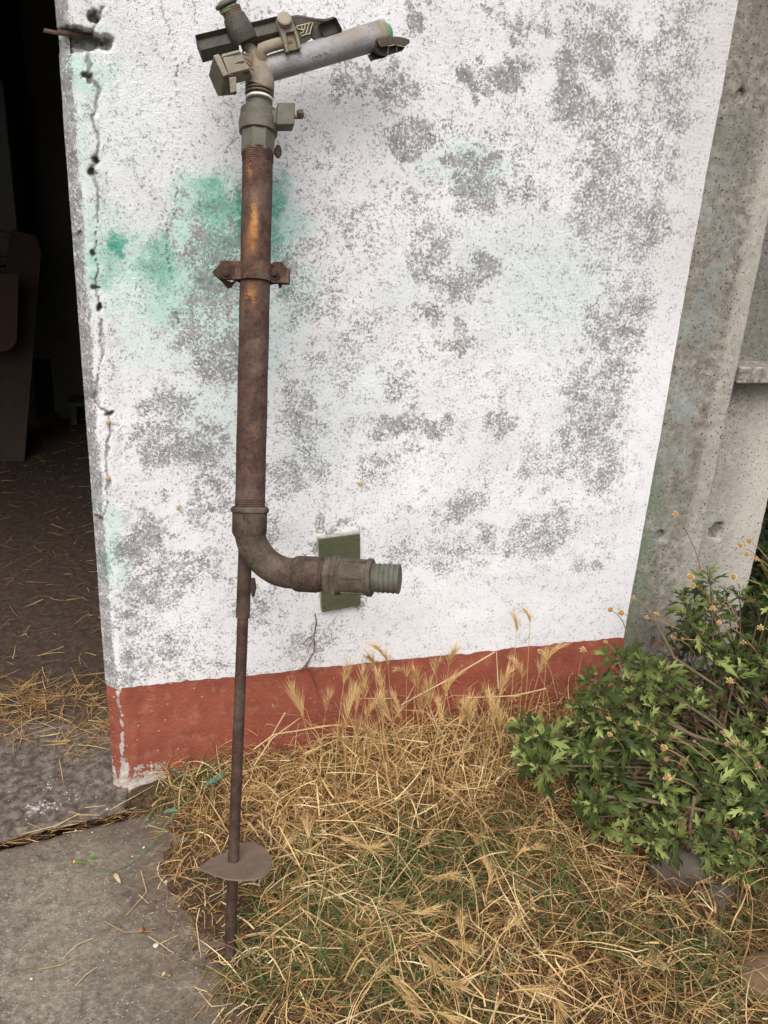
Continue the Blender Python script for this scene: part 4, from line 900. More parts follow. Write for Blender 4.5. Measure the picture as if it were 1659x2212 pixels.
# small finds on the ground
PEB = flat('white_chip', (.50, .48, .44), .8); STONE = flat('brown_stone', (.17, .11, .065), .9, var=.45, sc=22); GSTONE = flat('grey_stone', (.075, .062, .048), .9, var=.4, sc=25)
def stone(name, p, r, mat, label, sq=(1, .8, .6), sink=.35, cat='stone', seed=1):
    bm = BM(); bmesh.ops.create_icosphere(bm, subdivisions=4 if r > .02 else 2, radius=1); rr = random.Random(seed); ph = [rr.random() * 6 for _ in range(6)]
    for v in bm.verts:
        c = v.co; k = 1 + .13 * math.sin(2.3 * c.x + ph[0]) * math.cos(2.1 * c.y + ph[1]) + .08 * math.sin(4.1 * c.z + ph[2] + 2 * c.x) + .03 * math.sin(9 * c.y + ph[3]) * math.sin(8 * c.x + ph[4])
        v.co = Vector((c.x * sq[0], c.y * sq[1], c.z * sq[2])) * (k * r)
    o = obj(name, bm, mat, sharp=80); o.location = Vector(p) + Vector((0, 0, r * sq[2] * (1 - sink * 2) * .7)); return tag(o, label, cat)
stone('stone', ag(1672, 2125, .03), .075, STONE, 'smooth brown stone half buried at the bottom right corner of the grass', seed=3)
stone('stone', ag(1340, 1925, .02), .035, STONE, 'rusty brown stone in the thin grass below the daisy bush', seed=4)
stone('stone', ag(1465, 1880, .04), .07, GSTONE, 'large dark stone in shade directly under the daisy bush', seed=5)
stone('stone', ag(1545, 1940, .03), .045, GSTONE, 'dull grey stone in shade right of the largest shaded stone', seed=6)
stone('stone', ag(1310, 2055, .02), .028, STONE, 'pale brown stone among bent straws in the lower right grass', seed=8)
stone('white_chip', ag(337, 2044, .004), .007, PEB, 'biggest white stone chip on the apron near the stake', (1, .8, .6), 0, 'stone chip', 7)
for i, (a, b, lab) in enumerate(((1170, 945, 'tiny white chip in the dirt left of the stake rod'), (940, 562, 'tiny white chip beside the green weed stem'), (865, 620, 'tiny white chip under the curve of the weed stem'), (700, 312, 'white chip in the slab joint nearest the wall corner'), (603, 462, 'cream chip just in front of the slab joint'),
                             (1085, 785, 'white chip at the edge of the dirt by the foot plate'), (495, 450, 'pale chip in front of the joint, left of the cream chip'), (205, 1420, 'white chip far out on the lower left apron'))):
    stone('white_chip', ag(.3307 * a, 1645.8 + .3307 * b, .004), .0026 + .001 * (i % 2), PEB, lab, (1, .9, .7), 0, 'stone chip', 20 + i)
SN = flat('snail_shell', (.52, .38, .20), .5, var=.25, sc=150)
for px_, py_, lab in ((778, 1043, 'tiny cream snail on the wall above the green cover plate'), (385, 1094, 'tiny tan snail on the wall left of the riser pipe'), (233, 911, 'tiny pale snail beside the wall crack at mid height'), (231, 1032, 'tiny yellow snail in the lower end of the wall crack')):
    c = at(px_, py_, -.006); bm = BM(); pts = []; rad = []
    for k in range(46):
        t = k / 45; an = t * 4.4 * math.pi; R_ = .0032 * t + .0004; pts.append(c + Vector((R_ * math.cos(an), -.0035 * (1 - t), R_ * math.sin(an)))); rad.append(.0006 + .0026 * t)
    tube(bm, pts, rad, 10); tag(obj('snail', bm, SN), lab, 'snail')
# fallen leaves
def lump_leaf(p, L, W, az, mat, label, cat='fallen leaf', name='fallen_leaf'):
    bm = BM(); n = 9; s0 = Vector((math.cos(az), math.sin(az), 0)); t0 = Vector((-s0.y, s0.x, 0)); rows = []
    for i in range(n):
        f = i / (n - 1); w = W * math.sin(math.pi * min(1, f * .93 + .05)) ** .8; c = p + s0 * (f - .5) * L + Vector((0, 0, .004 + .006 * math.sin(f * 5)))
        rows.append([bm.verts.new(c + t0 * w * s + Vector((0, 0, abs(s) * .005))) for s in (-1, 0, 1)])
    for i in range(n - 1):
        for k in (0, 1): bm.faces.new((rows[i][k], rows[i][k + 1], rows[i + 1][k + 1], rows[i + 1][k]))
    o = obj(name, bm, mat, sharp=180); s = o.modifiers.new('s', 'SOLIDIFY'); s.thickness = .0005; return tag(o, label, cat)
FL1 = flat('orange_brown_leaf', (.30, .145, .07), .8); FL2 = flat('pale_dead_leaf', (.50, .40, .22), .8); FL3 = flat('grey_green_leaf', (.13, .17, .14), .8)
lump_leaf(ag(520, 2029, .02), .035, .010, 1.2, FL1, 'orange brown fallen leaf right beside the stake rod')
lump_leaf(ag(1150, 1927, .03), .075, .016, -.5, FL3, 'grey green fallen leaf among dry grass below the bush')
lump_leaf(ag(252, 1902, .004), .030, .005, -.9, FL2, 'narrow tan husk on the apron left of the foot plate')
lump_leaf(ag(359, 2112, .004), .018, .005, .2, FL2, 'small cream husk on the lower apron')
lump_leaf(ag(310, 2017, .004), .020, .008, .2, FL1, 'reddish brown leaf scrap on the apron left of the white chip')
lump_leaf(ag(392, 1786, .015), .022, .008, .2, FL1, 'tan leaf scrap in the dirt under the weed stem')
# dried tendril hanging below the cover plate
DRY = flat('dried_tendril', (.13, .08, .055), .9)
bm = BM(); P = [at(a, b, -.006) for a, b in ((681, 1325), (684, 1345), (678, 1375), (680, 1405), (668, 1425), (660, 1438), (672, 1450), (682, 1480), (690, 1512))]
tube(bm, P, [.0012, .0014, .0012, .0013, .002, .003, .0024, .0013, .0008], 7, wob=.3); P = [at(a, b, -.008) for a, b in ((660, 1438), (652, 1446), (642, 1449))]; tube(bm, P, [.002, .0018, .0006], 6)
P = [at(a, b, -.008) for a, b in ((680, 1372), (664, 1380), (655, 1392), (668, 1396), (678, 1380))]; tube(bm, P, [.001, .0014, .0016, .0012, .0008], 6)
tag(obj('dried_tendril', bm, DRY), 'thin dried plant tendril stuck to the wall under the cover plate', 'dried plant')

# ------------------------------------------------------------------ barley stalks, one thing each
def ear_mesh(seed, curve=.25, L=.05):
    r = np.random.default_rng(seed); V = []; F = []; T = []
    def quadstrip(P, w, sidev, t):
        b = len(V); K = len(P)
        for i, p in enumerate(P):
            ww = w * (1 - .92 * i / (K - 1)); V.append(p - sidev * ww); V.append(p + sidev * ww); T.append(t); T.append(t)
        for i in range(K - 1): F.append((b + 2 * i, b + 2 * i + 1, b + 2 * i + 3, b + 2 * i + 2))
    for i in range(15):
        f = i / 14; bend = curve * f; c = np.array([math.sin(bend) * L * f, 0, L * f]); axd = np.array([math.sin(bend * 1.6), 0, math.cos(bend * 1.6)])
        for sgn in (-1, 1, 0):
            out = np.array([sgn * .9 + r.normal(0, .15), r.normal(0, .45) + (0 if sgn else r.choice([-1, 1]) * .8), 0]); d = axd * 1.0 + out * (.42 + .15 * r.random()); d /= np.linalg.norm(d)
            sv = np.cross(d, r.normal(size=3)); sv /= np.linalg.norm(sv)
            quadstrip([c, c + d * .006, c + d * .014], .0022, sv, .35 + .3 * r.random())
            for a_ in range(2):
                d2 = d + r.normal(0, .13, 3) + axd * .35; d2 /= np.linalg.norm(d2); al = (.030 + .022 * r.random()) * (1 - .25 * f)
                sv = np.cross(d2, r.normal(size=3)); sv /= np.linalg.norm(sv)
                quadstrip([c + d * .008, c + d * .008 + d2 * al * .5, c + d * .008 + d2 * al + np.array([0, 0, 0])], .00055, sv, .55 + .45 * r.random())
    me = bpy.data.meshes.new('ear'); me.from_pydata([tuple(v) for v in V], [], F); a = me.attributes.new('tint', 'FLOAT', 'POINT'); a.data.foreach_set('value', T); me.materials.append(BAR); return me
EARS = [ear_mesh(i, .1 + .18 * i) for i in range(5)]
def barley(tip, root, label, group, k, sag=.02, leafy=True, size=1.0):
    root = Vector(root); tip = Vector(tip); t = thing('barley_stalk', label, 'dry grass stalk', root, group)
    d = tip - root; sidev = Vector((random.uniform(-1, 1), random.uniform(-1, 1), 0)) * sag; n = 9
    P = [root + d * (i / (n - 1)) + sidev * math.sin(math.pi * i / (n - 1)) + Vector((0, 0, 1)) * sag * .8 * math.sin(math.pi * i / (n - 1)) for i in range(n)]
    bm = BM(); tube(bm, P, [.0011] * 6 + [.0009, .0008, .0007], 5)
    o = obj('stalk', bm, BAR, t); a = o.data.attributes.new('tint', 'FLOAT', 'POINT'); a.data.foreach_set('value', [.45 + .3 * random.random()] * len(o.data.vertices))
    e = bpy.data.objects.new('ear', EARS[k % 5]); col.objects.link(e); dirv = (P[-1] - P[-2]).normalized(); s = size * (.85 + .45 * random.random())
    e.parent = t; M_ = Matrix.Translation(P[-1] - root) @ dirv.to_track_quat('Z', 'X').to_matrix().to_4x4() @ Matrix.Rotation(random.random() * 6.28, 4, 'Z') @ Matrix.Scale(s, 4); e.matrix_local = M_
    if leafy:
        i0 = random.randint(2, 4); az = random.random() * 6.28; Pb = []; L = random.uniform(.05, .11)
        for q in range(6):
            f = q / 5; Pb.append(P[i0] + Vector((math.cos(az) * L * .5 * f, math.sin(az) * L * .5 * f, L * (.8 * f - 1.1 * f * f))))
        o = ribbons('blade', np.array([[tuple(p) for p in Pb]]), np.array([random.uniform(.003, .005)]), np.array([.4 + .4 * random.random()]), BAR, parent=t)
A = lambda a, b: (548.6 + .3968 * a, 1316.6 + .3968 * b)
B = lambda a, b: (548.6 + .3968 * a, 1755.5 + .3968 * b)
G1 = 'foxtail barley stalks standing against the red band'; L1 = 'upright dry golden foxtail barley stalk standing before the red band'
wall_ears_all = [(490, 400), (600, 485), (655, 315), (730, 300), (750, 370), (830, 380), (890, 430), (1060, 300), (990, 360), (950, 400), (1460, 370), (1590, 295), (390, 555), (265, 580), (350, 630), (555, 560), (500, 620), (800, 600), (960, 510),
             (1240, 570), (1190, 560), (1340, 480), (560, 725), (680, 560), (820, 520), (1120, 620), (1010, 620), (1300, 620), (640, 740), (1400, 560), (1230, 470), (1550, 360), (920, 560), (470, 700), (880, 640), (1170, 640), (1050, 470), (750, 620), (1340, 640), (1100, 520), (700, 480), (610, 600)]
wall_ears = [q for k, q in enumerate(wall_ears_all) if k % 5 != 4]
for i, (a, b) in enumerate(wall_ears):
    y_ = -.07 - .16 * random.random() - .10 * max(0, (b - 400) / 300); tip = at(*A(a, b), y_); 
    if tip.z < .06: tip.z = .08
    root = Vector((tip.x + random.uniform(-.05, .08), tip.y + random.uniform(-.04, .05), .01))
    barley(tip, root, L1, G1, i, .012)
barley(at(*A(1430, 120), -.08), Vector(at(*A(1415, 620), -.09)[:2] + (.01,)), 'shorter of the two tall barley stalks rising in front of the white paint', 'tall barley pair', 1, .004, False, .7)
barley(at(*A(1503, 70), -.08), Vector(at(*A(1490, 620), -.09)[:2] + (.01,)), 'tallest barley stalk, its ear against the white paint above the red band', 'tall barley pair', 2, .004, False, .8)
G2 = 'fallen foxtail barley heads in the foreground grass'; L2 = 'fallen dry barley stalk lying on the grass tangle in the foreground'
fore = [((300, 150), (370, 400)), ((265, 320), (380, 150)), ((890, 190), (700, 500)), ((1430, 235), (1290, 420)), ((925, 335), (700, 300)), ((1005, 345), (850, 470)), ((740, 490), (620, 650)), ((860, 545), (700, 600)), ((1275, 400), (1270, 560)), ((1185, 320), (1100, 450)),
        ((1060, 690), (720, 680)), ((1130, 670), (1100, 900)), ((905, 745), (760, 860)), ((1360, 650), (1320, 840)), ((735, 880), (560, 800)), ((800, 990), (620, 880)), ((1010, 905), (940, 1040)), ((1440, 940), (1480, 1060)), ((1000, 1085), (800, 1070)), ((540, 160), (420, 40)), ((150, 210), (40, 380)), ((660, 900), (540, 1080)),
        ((1640, 1010), (1540, 800)), ((1180, 120), (1120, 20)), ((450, 130), (330, 90))]
for i, (t_, r_) in enumerate(fore):
    barley(ag(*B(*t_), .07 + .04 * random.random()), ag(*B(*r_), .03), L2, G2, i, .02, i % 2 == 0, .85)
C4 = lambda a, b: (1152 + .3056 * a, 1646 + .3056 * b)
for i, (t_, r_) in enumerate([((1220, 1060), (1110, 945)), ((1400, 1420), (1030, 1260)), ((640, 1500), (540, 1800)), ((900, 1790), (760, 1850)), ((130, 1440), (20, 1290)), ((770, 1400), (780, 1580)), ((1040, 1840), (1250, 1780)), ((1150, 860), (990, 1060))]):
    barley(ag(*C4(*t_), .06), ag(*C4(*r_), .03), 'fallen dry barley stalk on the thin grass below the bush', 'fallen barley stalks at the lower right', i, .02, True, 1.0)
# long bent straws as one-offs
LB = [((20, 40), (300, 350), (290, 620)), ((60, 690), (280, 535), (560, 700)), ((300, 735), (480, 738)), ((440, 1150), (760, 1020), (740, 1070), (980, 1090)), ((940, 730), (1060, 850), (1120, 1150)), ((130, 245), (300, 200), (400, 250), (340, 600)), ((340, 385), (560, 510), (550, 600)), ((1110, 1000), (1280, 790), (1330, 700)), ((1460, 945), (1590, 940)), ((1190, 1060), (1640, 1140)),
      ((630, 560), (800, 330), (900, 200)), ((720, 120), (860, 330)), ((1390, 540), (1520, 700), (1650, 880))]
LBL = ['tall crooked straw right of the foot plate, bent at mid length', 'straw bent like a roof below and to the right of the foot plate', 'short straight straw lying low beside the roof-shaped one', 'zigzag straw along the bottom edge of the grass', 'straw bending steeply down in the lower middle of the grass', 'straw running right from the foot plate edge and then dropping', 'straw sloping down right to a short hook in mid grass',
       'straw leaning up to the right beside the largest brown seed head', 'short level straw at the right of the lower grass', 'long low straw near the bottom edge, right of the largest seed head', 'long straw rising to the right through the centre of the grass', 'short steep straw near the top of the foreground grass', 'straw curving down to the right below the daisy bush']
for q, lab in zip(LB, LBL):
    bm = BM(); tube(bm, [ag(*B(a, b), .055 + .03 * random.random()) for a, b in q], [.0016] * (len(q) - 1) + [.001], 6); o = obj('bent_straw', bm, bpy.data.materials['single_straw'])
    tag(o, lab, 'straw', 'long bent straws over the foreground grass')
WLL = ['long straw reaching right from the stake, nearly level at its end', 'short straw leaning on the red band close to the stake', 'longest thick straw slanting across the red band to its top edge', 'straw rising from the stake rod at the foot of the band', 'almost level straw before the red band close to the daisy bush', 'bent upright straw in the grass just left of the daisy bush', 'upright straw meeting the tip of the longest slanting one']
for lab, q in zip(WLL, (((0, 760), (110, 680), (460, 625)), ((170, 560), (95, 690)), ((1310, 232), (1060, 380), (800, 520)), ((0, 850), (100, 700), (250, 590)), ((1590, 430), (1420, 470), (1150, 480)), ((1010, 1130), (1250, 860), (1290, 760)), ((1330, 430), (1320, 230)))):
    bm = BM(); tube(bm, [at(*A(a, b), -.12 - .1 * max(0, (b - 300) / 500)) for a, b in q], [.0018] * (len(q) - 1) + [.0012], 6); o = obj('bent_straw', bm, bpy.data.materials['single_straw'])
    tag(o, lab, 'straw', 'long straws leaning by the red band')
# dry thistle-like seed heads
TH = grass_mat('seed_head_brown', [(0, (.20, .09, .035)), (1, (.42, .24, .11))], .2)
def burr_mesh(seed, R=.014):
    r = np.random.default_rng(seed); V = []; F = []; T = []
    for i in range(90):
        d = r.normal(size=3); d[2] = -abs(d[2]) * .6 + d[2] * .4; d /= np.linalg.norm(d); sv = np.cross(d, r.normal(size=3)); sv /= np.linalg.norm(sv); b = len(V); L = R * (.7 + .6 * r.random())
        V += [d * .002 - sv * .0012, d * .002 + sv * .0012, d * L + sv * .0003, d * L - sv * .0003]; F.append((b, b + 1, b + 2, b + 3)); T += [.2 + .6 * r.random()] * 4
    me = bpy.data.meshes.new('seed_head'); me.from_pydata([tuple(v) for v in V], [], F); a = me.attributes.new('tint', 'FLOAT', 'POINT'); a.data.foreach_set('value', T); me.materials.append(TH); return me
BURR = [burr_mesh(i) for i in range(3)]
for i, (a, b, r_, lab) in enumerate([(1000, 425, (1010, 370), 'orange brown seed head hanging in the middle of the foreground grass'), (1120, 830, (1330, 560), 'largest brown seed head in the lower foreground grass'), (1215, 940, (1330, 700), 'brown seed head just below the largest one'), (1250, 990, (1330, 720), 'lowest dark seed head near the bottom edge'), (880, 465, (960, 400), 'brown seed head left of the orange one'), (925, 395, (1000, 330), 'small rust coloured seed head above the orange one'),
                                 (1330, 985, (1340, 700), 'faded seed head right of the lowest dark one'), (710, 280, (640, 240), 'small dull seed head right of the foot plate')]):
    p = ag(*B(a, b), .05); t = thing('dry_seed_head', lab, 'seed head', p); e = bpy.data.objects.new('seed_head', BURR[i % 3]); col.objects.link(e); e.parent = t; e.scale = (1.5,) * 3 if i == 1 else (1, 1, 1)
    bm = BM(); q = ag(*B(*r_), .05); tube(bm, [p, (p + q) / 2 + Vector((0, 0, .02)), q], .0013, 6); obj('stem', bm, FSTALK, t)

# green weed trailing over the apron
WG = flat('weed_stem_green', (.10, .17, .06), .6); WL = flat('blue_green_weed_leaf', (.10, .21, .13), .6)
W = lambda a, b: (.3307 * a, 1645.8 + .3307 * b)
wd = thing('trailing_weed', 'thin green weed trailing from the grass onto the concrete with a yellow bud', 'weed', ag(*W(1500, 90), .05))
P = [ag(*W(a, b), z) for a, b, z in ((1500, 90, .06), (1420, 125, .075), (1340, 160, .07), (1240, 240, .06), (1160, 320, .05), (1100, 385, .04), (1050, 460, .03), (1000, 525, .022), (930, 600, .014), (860, 660, .008), (790, 695, .006), (720, 715, .006), (650, 710, .007), (610, 690, .010), (600, 672, .016), (570, 660, .02), (530, 655, .02))]
bm = BM(); tube(bm, P, [.0015] * 10 + [.0011] * 7, 8); obj('stem', bm, WG, wd)
def lobed_leaf(bm, o, d, up, L, W_, lobes=4, curl=.3, seed=0):
    r = random.Random(seed); s = d.cross(up).normalized(); n = lobes * 2 + 2; L_, R_, C_ = [], [], []
    for i in range(n + 1):
        f = i / n; w = W_ * (math.sin(math.pi * min(1, .12 + f * .85)) ** .7) * (1.0 if i % 2 else .38) * (1 if i < n else 0.05) * r.uniform(.85, 1.15)
        back = 0 if i % 2 == 0 else .06 * L
        c = o + d * L * f + up * (-curl * L * f * f)
        C_.append(bm.verts.new(c)); L_.append(bm.verts.new(c + s * w + d * back + up * w * .25)); R_.append(bm.verts.new(c - s * w + d * back + up * w * .25))
    for i in range(n):
        bm.faces.new((C_[i], C_[i + 1], L_[i + 1], L_[i])); bm.faces.new((C_[i], R_[i], R_[i + 1], C_[i + 1]))
for a, b, z, az, L in ((1160, 320, .05, 2.9, .035), (1350, 150, .08, .6, .05), (1420, 120, .08, 1.0, .045), (970, 385, .02, 2.2, .018)):
    bm = BM(); lobed_leaf(bm, ag(*W(a, b), z), Vector((math.cos(az), math.sin(az), .1)), Vector((0, 0, 1)), L, L * .28, 3, seed=int(a)); obj('leaf', bm, WL, wd, sharp=180)
for a, b in ((640, 640), (600, 620), (575, 650), (625, 605)):
    bm = BM(); az = random.random() * 6; lobed_leaf(bm, ag(*W(a, b), .02), Vector((math.cos(az), math.sin(az), .4)), Vector((0, 0, 1)), .014, .004, 2, seed=a); obj('leaf', bm, flat('bright_weed_leaf', (.16, .30, .06), .6), wd, sharp=180)
bm = BM(); c = ag(*W(530, 655), .02); e = ag(*W(478, 650), .024); tube(bm, [c, c.lerp(e, .4), c.lerp(e, .8)], [.002, .0038, .003], 8); obj('bud', bm, WG, wd)
bm = BM(); tube(bm, [c.lerp(e, .78), e], [.003, .0036], 8); obj('petals', bm, flat('yellow_petal', (.65, .36, .03), .6), wd)

# ------------------------------------------------------------------ daisy bush
bush_root = Vector((1.80, -.34, .0))
bush = thing('daisy_bush', 'leafy green daisy bush with faded flower heads growing in front of the concrete frame', 'bush', bush_root)
def leaf_mesh(seed):
    r = random.Random(seed); bm = BM(); L = .066; nl = 3; curl = r.uniform(.25, .85)
    pos = lambda f: Vector((L * f, 0, .16 * L * math.sin(f * 2.6) - curl * L * f * f * .8))
    n = 3 * nl + 1; C_ = [bm.verts.new(pos(i / n)) for i in range(n + 1)]
    for sg in (-1, 1):
        E_ = []
        for i in range(n + 1):
            f = i / n; w = L * (.018 + .080 * max(0, math.sin(math.pi * min(1, max(0, f - .22) / .78 * .82 + .02)))) * (.2 if i == n else 1)
            E_.append(bm.verts.new(pos(f) + Vector((0, sg * w, w * .35))))
        for i in range(n):
            bm.faces.new((C_[i], C_[i + 1], E_[i + 1], E_[i]) if sg > 0 else (C_[i], E_[i], E_[i + 1], C_[i + 1]))
        for j in range(nl):                            # narrow forward lobes
            i = 2 + int(2.6 * j + .3); i = min(i, n - 1); f = i / n; ll = L * (.13 + .11 * math.sin(math.pi * min(1, f * .95))) * r.uniform(.8, 1.25)
            b0, b1 = E_[i], E_[i + 1]; dz = -ll * r.uniform(.05, .4)
            m1 = b0.co + Vector((ll * .55, sg * ll * .50, dz * .4)); m2 = b1.co + Vector((ll * .30, sg * ll * .22, dz * .4)); tipv = (b0.co + b1.co) / 2 + Vector((ll * 1.25, sg * ll * .55, dz))
            v1, v2, v3 = bm.verts.new(m1), bm.verts.new(tipv), bm.verts.new(m2)
            bm.faces.new((b0, v1, v3, b1) if sg < 0 else (b0, b1, v3, v1)); bm.faces.new((v1, v2, v3) if sg < 0 else (v1, v3, v2))
    me = bpy.data.meshes.new('leaf'); bmesh.ops.recalc_face_normals(bm, faces=bm.faces[:]); bm.normal_update()
    for f in bm.faces: f.smooth = True
    bm.to_mesh(me); bm.free(); return me
LM = []
for v_, mat_, tints in ((0, LEAF, (.15, .4, .6, .8, 1.0)), (1, DEADL, (.3, .8))):
    for ti, tint in enumerate(tints):
        for s_ in range(3 if v_ == 0 else 1):
            me = leaf_mesh(ti * 7 + s_ + v_ * 100); me.materials.append(mat_); a = me.attributes.new('tint', 'FLOAT', 'POINT'); a.data.foreach_set('value', [tint] * len(me.vertices)); LM.append((me, v_, tint))
GLM = [m for m in LM if m[1] == 0]; DLM = [m for m in LM if m[1] == 1]
poly = [(1098, 1560), (1130, 1515), (1190, 1560), (1240, 1500), (1270, 1440), (1318, 1385), (1370, 1355), (1420, 1400), (1470, 1360), (1478, 1235), (1540, 1215), (1580, 1265), (1640, 1250), (1760, 1190), (1900, 1500), (1850, 1900), (1659, 1905), (1590, 1890), (1520, 1880), (1470, 1840), (1420, 1880), (1370, 1800), (1310, 1845), (1270, 1770), (1190, 1710), (1105, 1640)]
def inpoly(x, y):
    c = False; j = len(poly) - 1
    for i in range(len(poly)):
        if (poly[i][1] > y) != (poly[j][1] > y) and x < (poly[j][0] - poly[i][0]) * (y - poly[i][1]) / (poly[j][1] - poly[i][1]) + poly[i][0]: c = not c
        j = i
    return c
tips = []
def bush_y(px_, py_): return float(np.interp(py_, [1200, 1400, 1650, 1900], [-.20, -.28, -.46, -.66])) - .0002 * max(0, px_ - 1350)
tries = 0
while len(tips) < 390 and tries < 14000:
    tries += 1; px_, py_ = random.uniform(1095, 1880), random.uniform(1195, 1905)
    if not inpoly(px_, py_): continue
    layer = random.random()
    dead = math.exp(-(((px_ - 1560) / 110) ** 2 + ((py_ - 1520) / 75) ** 2))
    if random.random() < dead * .9 and layer < .6: continue
    y_ = bush_y(px_, py_) + (0.0 if layer < .5 else .12 * (layer - .5) * 2)+random.uniform(-.05,.05)
    y_ = min(y_, -.05); p = at(px_, py_, y_)
    if p.z < .05: p = ag(px_, py_, .06)
    if any((p - q[0]).length < .025 for q in tips): continue
    tips.append((p, layer, dead))
leafrec = []
bmst = []; stems_drawn = 0
for ti, (p, layer, dead) in enumerate(tips):
    base = bush_root + Vector((random.uniform(-.25, .25), random.uniform(-.18, .12), .02)); v = p - base
    mid = base + v * .55 + Vector((0, 0, -.04 + .10 * random.random())) + Vector((random.uniform(-.03, .03), random.uniform(-.03, .03), 0))
    Pc = []
    for k in range(9):
        f = k / 8; Pc.append(base * (1 - f) ** 2 + mid * 2 * f * (1 - f) + p * f * f)
    bm = BM(); tube(bm, Pc[2:], [.0045, .004, .0034, .0028, .0022, .0018, .0012], 6, wob=.15); bmst.append(bm)
    ax = (Pc[-1] - Pc[-3]).normalized(); ax = (ax + Vector((0, -.25, .35))).normalized()
    nleaf = random.randint(8, 14); s0, u0 = frame_of(ax)
    for k in range(nleaf):
        f = k / nleaf; pos = p - (Pc[-1] - Pc[-2]).normalized() * .012 * k * .55; an = k * 2.4 + random.random() * .5
        out = s0 * math.cos(an) + u0 * math.sin(an); spread = .40 + 1.0 * f + random.uniform(-.1, .2); d = (ax * math.cos(spread) + out * math.sin(spread)).normalized()
        sc = (.34 + .62 * min(1, f * 1.6)) * random.uniform(.55, 1.2)
        upv = (ax - d * ax.dot(d)).normalized(); yv = upv.cross(d).normalized()
        M3 = Matrix(((d.x, yv.x, upv.x), (d.y, yv.y, upv.y), (d.z, yv.z, upv.z))).to_4x4()
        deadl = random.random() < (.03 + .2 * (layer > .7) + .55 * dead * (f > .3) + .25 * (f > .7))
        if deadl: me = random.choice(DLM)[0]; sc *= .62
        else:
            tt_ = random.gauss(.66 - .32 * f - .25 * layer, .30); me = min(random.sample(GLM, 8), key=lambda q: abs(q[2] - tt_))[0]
        leafrec.append((Matrix.Translation(pos) @ M3 @ Matrix.Scale(sc, 4), me, sc, pos))
# withered undergrowth inside the bush
for k in range(420):
    px_, py_ = random.gauss(1540, 120), random.gauss(1560, 110)
    if not inpoly(px_, py_): continue
    p = at(px_, py_, min(-.04, bush_y(px_, py_) + random.uniform(.05, .22)))
    if p.z < .04: continue
    leafrec.append((Matrix.Translation(p) @ Quaternion((random.gauss(0, 1), random.gauss(0, 1), random.gauss(0, 1), random.gauss(0, 1))).normalized().to_matrix().to_4x4() @ Matrix.Scale(random.uniform(.3, .7), 4), random.choice(DLM)[0], .7, p))
scored = []
for i, (M_, me, sc, p) in enumerate(leafrec):
    a, b, dz = proj(np.array(p)); on = (-20 < a < 1680) and (0 < b < 2230); scored.append(((sc / dz * (1.6 if 1 else 1)) + (0 if on else -9) - .35 * (dz - 1.9), i))
scored.sort(reverse=True); sel = {i for s, i in scored[:300]}
off = Matrix.Translation(-bush_root)
cache = {}
VV, FF4, TT = {0: [], 1: []}, {0: [], 1: []}, {0: [], 1: []}; nv = {0: 0, 1: 0}
for i, (M_, me, sc, p) in enumerate(leafrec):
    if i in sel:
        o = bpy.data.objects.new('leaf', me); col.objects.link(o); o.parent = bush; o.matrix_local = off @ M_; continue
    if me.name not in cache:
        co = np.zeros(len(me.vertices) * 3); me.vertices.foreach_get('co', co)
        fs = []
        for q in me.polygons:
            vs = list(q.vertices); fs.append(vs[:3]);
            if len(vs) == 4: fs.append([vs[0], vs[2], vs[3]])
        cache[me.name] = (co.reshape(-1, 3), np.array(fs), me.attributes['tint'].data[0].value, 0 if me.materials[0] == LEAF else 1)
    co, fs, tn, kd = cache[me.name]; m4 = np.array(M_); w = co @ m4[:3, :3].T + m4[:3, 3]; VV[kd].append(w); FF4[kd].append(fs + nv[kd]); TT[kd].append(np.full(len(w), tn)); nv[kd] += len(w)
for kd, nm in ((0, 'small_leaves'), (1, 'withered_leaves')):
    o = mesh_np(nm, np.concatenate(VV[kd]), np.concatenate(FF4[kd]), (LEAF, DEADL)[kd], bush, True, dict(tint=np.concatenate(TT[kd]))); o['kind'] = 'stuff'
# stems joined: they cross and cannot be told apart
allb = BM()
for b in bmst:
    me = bpy.data.meshes.new('t'); b.to_mesh(me); b.free(); allb.from_mesh(me); bpy.data.meshes.remove(me)
o = obj('twigs', allb, TWIG, bush); o['kind'] = 'stuff'
for q in (((1390, 1465), (1440, 1500), (1480, 1520), (1540, 1560), (1600, 1600)), ((1430, 1370), (1455, 1420), (1500, 1450), (1560, 1490)), ((1250, 1700), (1300, 1720), (1370, 1725), (1440, 1735)), ((1395, 1730), (1470, 1740), (1560, 1760), (1650, 1800)), ((1440, 1560), (1500, 1590), (1570, 1610), (1650, 1625)), ((1500, 1720), (1490, 1790), (1500, 1880)), ((1600, 1700), (1560, 1800), (1510, 1900), (1495, 1990))):
    bm = BM(); tube(bm, [at(a, b, bush_y(a, b) - .0) if b < 1800 else ag(a, b, .05) for a, b in q], [.005, .0045, .004, .0035, .003][:len(q)], 7, wob=.2); obj('branch', bm, TWIG, bush)
